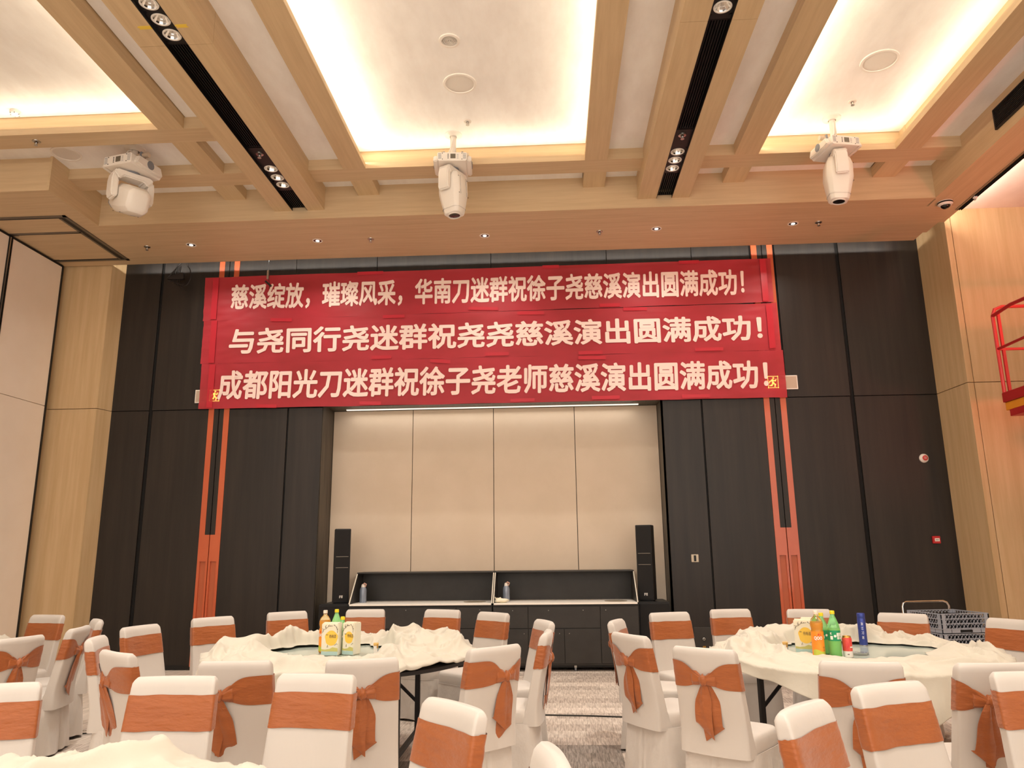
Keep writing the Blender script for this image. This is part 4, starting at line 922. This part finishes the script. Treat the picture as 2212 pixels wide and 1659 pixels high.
mNavy = mat('metallic blue', (52, 66, 140), .25, .35, rgb2=(60, 74, 150), scale=(10, 10, 10))
MB().lathe([(.030, 0), (.031, .004), (.031, .205), (.030, .207)], 32).build('body', mNavy, t, smooth=True, angle=60)
MB().lathe([(.0295, .2075), (.0305, .210), (.0305, .243), (.028, .246), (0, .246)], 32, cap=False).build('lid', mNavy, t, smooth=True, angle=60)
MB().lathe([(.0285, .206), (.0285, .2085)], 28, cap=False).build('neck_ring', mBlack, t)
MB().lathe([(.0312, .0), (.0316, .003), (.0312, .006)], 32, cap=False).build('base_ring', mSteel, t)
for k, ch in enumerate('浙江刀迷'): text(ch, t, mWh, wrap(.0314, -.55, -.05, .155 - k * .034, .177 - k * .034), .0)
mGl2 = mat('clear glass dish', (220, 226, 222), .05, trans=.7, ior=1.3)
o = MB().lathe([(.0, 0.001), (.055, .001), (.062, .012), (.064, .013), (.057, .016), (0, .006)], 36, cap=False).build('glass_ashtray', mGl2, smooth=True); o.location = (2.19, 5.86, ZT); tag(o, 'small round steel rimmed glass dish beside the can on the right table', 'dish')
def toothpick(x, y, rz, label):
    t = thing('toothpick_holder', label, 'toothpick holder', (x, y, ZT), rz, 'toothpick holders')
    MB().box(-.018, .018, -.018, .018, 0, .058).build('case', mWhiteP2, t, bevel=.003)
    MB().box(.012, .0185, -.019, .019, .0, .058).build('clear_side', mGreyP, t, bevel=.001)
    MB().box(-.0195, .0195, -.0195, .0195, .058, .078).build('lid', mat('bamboo lid', (206, 166, 96), .4) if 'bamboo lid' not in bpy.data.materials else bpy.data.materials['bamboo lid'], t, bevel=.003)
    MB().box(.006, .016, -.0215, -.0195, .04, .072).build('clasp', mBrass, t, bevel=.001)
toothpick(-1.375, 6.03, .2, 'small pale toothpick holder with wooden lid on the left table'); toothpick(1.70, 5.97, -.3, 'small toothpick holder with wooden lid at the left of the right table glass')

# ------------------------------------------------------------------ crates on a trolley
t = thing('crate_trolley', 'low trolley with a chrome push handle under the grey glass crates', 'trolley', (4.02, 8.30, 0), math.radians(10))
MB().box(-.30, .30, -.30, .30, .10, .13).build('deck', mGreyP, t, bevel=.006)
MB().tube([(-.275, .31, .11), (-.275, .31, .93), (-.262, .31, .965), (-.23, .31, .98), (.20, .31, .98), (.24, .31, .965), (.26, .31, .93), (.26, .31, .11)], .011, 10).build('handle', mChrome, t, smooth=True)
for sx in (-1, 1):
    for sy in (-1, 1): MB().lathe([(.04, -.012), (.045, -.006), (.045, .006), (.04, .012)], 16, Matrix.Translation((sx * .24, sy * .24, .0455)) @ Matrix.Rotation(PI / 2, 4, 'Y')).build('wheel', mBlack, t); MB().box(sx * .24 - .02, sx * .24 + .02, sy * .24 - .02, sy * .24 + .02, .07, .10).build('wheel_bracket', mSteel, t)
mCr = mat('blue grey crate plastic', (158, 163, 174), .5)
def crate(h=.19, S=.26):
    t = thing('glass_crate', '', 'crate', (0, 0, 0), 0, 'grey glass crates')
    for rzq in range(4):
        Q = Matrix.Rotation(rzq * PI / 2, 4, 'Z'); m = MB()
        m.box(-S, S, -S, -S + .012, 0, .045, Q)
        for z in (.045, .092, .139, .186): m.box(-S, S, -S - .004, -S + .010, z - .004, z + .004, Q)
        m.box(-S - .002, -S + .05, -S - .002, -S + .012, .045, .186, Q); m.box(S - .05, S + .002, -S - .002, -S + .012, .045, .186, Q)
        for j in range(3):
            for i in range(11):
                x = -S + .055 + i * .038
                for s_ in (-1, 1):
                    m.prism([(x - .015 * s_ - .0032, .048 + j * .047), (x - .015 * s_ + .0032, .048 + j * .047), (x + .015 * s_ + .0032, .089 + j * .047), (x + .015 * s_ - .0032, .089 + j * .047)][::s_], 'y', -S + (.0 if s_ > 0 else .008), -S + (.006 if s_ > 0 else .012), Q)
        m.build('lattice_side', mCr, t); MB().box(-.065, .065, -S - .0035, -S + .0, .012, .034, Q).build('hand_hole', mGap, t)
    b = MB(); b.box(-S, S, -S, S, 0, .006)
    for i in range(4): b.box(-S, S, -S + .1 + i * .105, -S + .106 + i * .105, .006, .16); b.box(-S + .1 + i * .105, -S + .106 + i * .105, -S, S, .006, .16)
    b.build('divider_grid', mat('dark crate divider', (34, 36, 40), .6), t); return t
cr = crate(); index_kids()
for i, q in enumerate(('bottom', 'second lowest', 'second highest', 'top')):
    o = cr if i == 0 else fast_copy(cr)
    o.location = (4.02, 8.30, .131 + i * .1925); o.rotation_euler = (0, 0, math.radians(10)); o['label'] = 'grey lattice glass crate, %s of the stack by the right wood wall' % q
# ------------------------------------------------------------------ lift platform at the right edge
mRed = mat('red enamel', (226, 60, 62), .35, coat=.3); mRedD = mat('dark red enamel', (176, 40, 40), .4)
t = thing('scissor_lift', 'red guard railed lift platform cut by the right edge of the photo', 'lift', (0, 0, 0))
x0, x1, y0, y1, zb, zt = 5.56, 7.4, 8.55, 9.35, 3.38, 4.48
def rail(y):
    MB().tube([(x0, y, zb), (x0, y, zt - .12), (x0 + .035, y, zt - .035), (x0 + .12, y, zt), (x1, y, zt)], .022, 10).build('guard_rail', mRed, t, smooth=True)
    MB().tube([(x0, y, zb + .55), (x1, y, zb + .55)], .018, 8).build('mid_rail', mRed, t, smooth=True)
    MB().box(x0 + .05, x0 + .085, y - .015, y + .015, zb, zt - .08).build('upright', mRed, t, bevel=.003)
rail(y0); rail(y1)
MB().tube([(x0, y0, zt - .12), (x0 - .01, (y0 + y1) / 2, zt - .10), (x0, y1, zt - .12)], .022, 10).build('end_rail', mRedD, t, smooth=True); MB().tube([(x0, y0, zb + .55), (x0, y1, zb + .55)], .018, 8).build('end_rail', mRedD, t, smooth=True)
MB().box(x0 - .02, x1, y0 - .03, y1 + .03, zb - .12, zb).build('platform', mRedD, t, bevel=.006)
mHz = mat('hazard yellow', (232, 150, 40), .5)
MB().box(x0 + .0, x1, y0 - .02, y1 + .02, zb - .22, zb - .122).build('kick_panel', mHz, t, bevel=.004)
for k in range(6):
    xx = x0 + .0 + k * .16; MB().prism([(xx, zb - .125), (xx + .06, zb - .125), (xx + .14, zb - .22), (xx + .08, zb - .22)], 'y', y0 - .026, y0 - .02).build('hazard_stripe', mBlack, t)
for k in range(4):
    za = .55 + k * .62; zc = za + .62
    for (a, b) in (((6.45, za), (8.2, zc)), ((8.2, za), (6.45, zc))):
        for y in (y0 + .1, y1 - .1): MB().tube([(a[0], y, a[1]), (b[0], y, b[1])], .04, 6).build('scissor_arm', mRedD, t)
MB().box(6.35, 8.3, y0, y1, .15, .55).build('chassis', mRed, t, bevel=.02); MB().box(x0, 8.3, y0 + .05, y1 - .05, zb - .30, zb - .22).build('deck_frame', mRedD, t)
for sx in (6.6, 8.05):
    for y in (y0 - .02, y1 + .02): MB().lathe([(.15, -.05), (.16, -.04), (.16, .04), (.15, .05)], 24, Matrix.Translation((sx, y, .16)) @ RX).build('wheel', mBlack, t)
# ------------------------------------------------------------------ floor cable
o = MB().tube([(-4.3, 7.0, .007), (-3.2, 7.35, .007), (-1.6, 7.95, .007), (-.6, 7.85, .007), (-.14, 7.80, .007), (.3, 7.76, .007), (.67, 7.70, .007), (1.2, 7.6, .007), (2.4, 7.9, .007)], .007, 8).build('floor_cable', mCable, smooth=True)
tag(o, 'thin dark cable lying across the carpet aisle', 'cable')
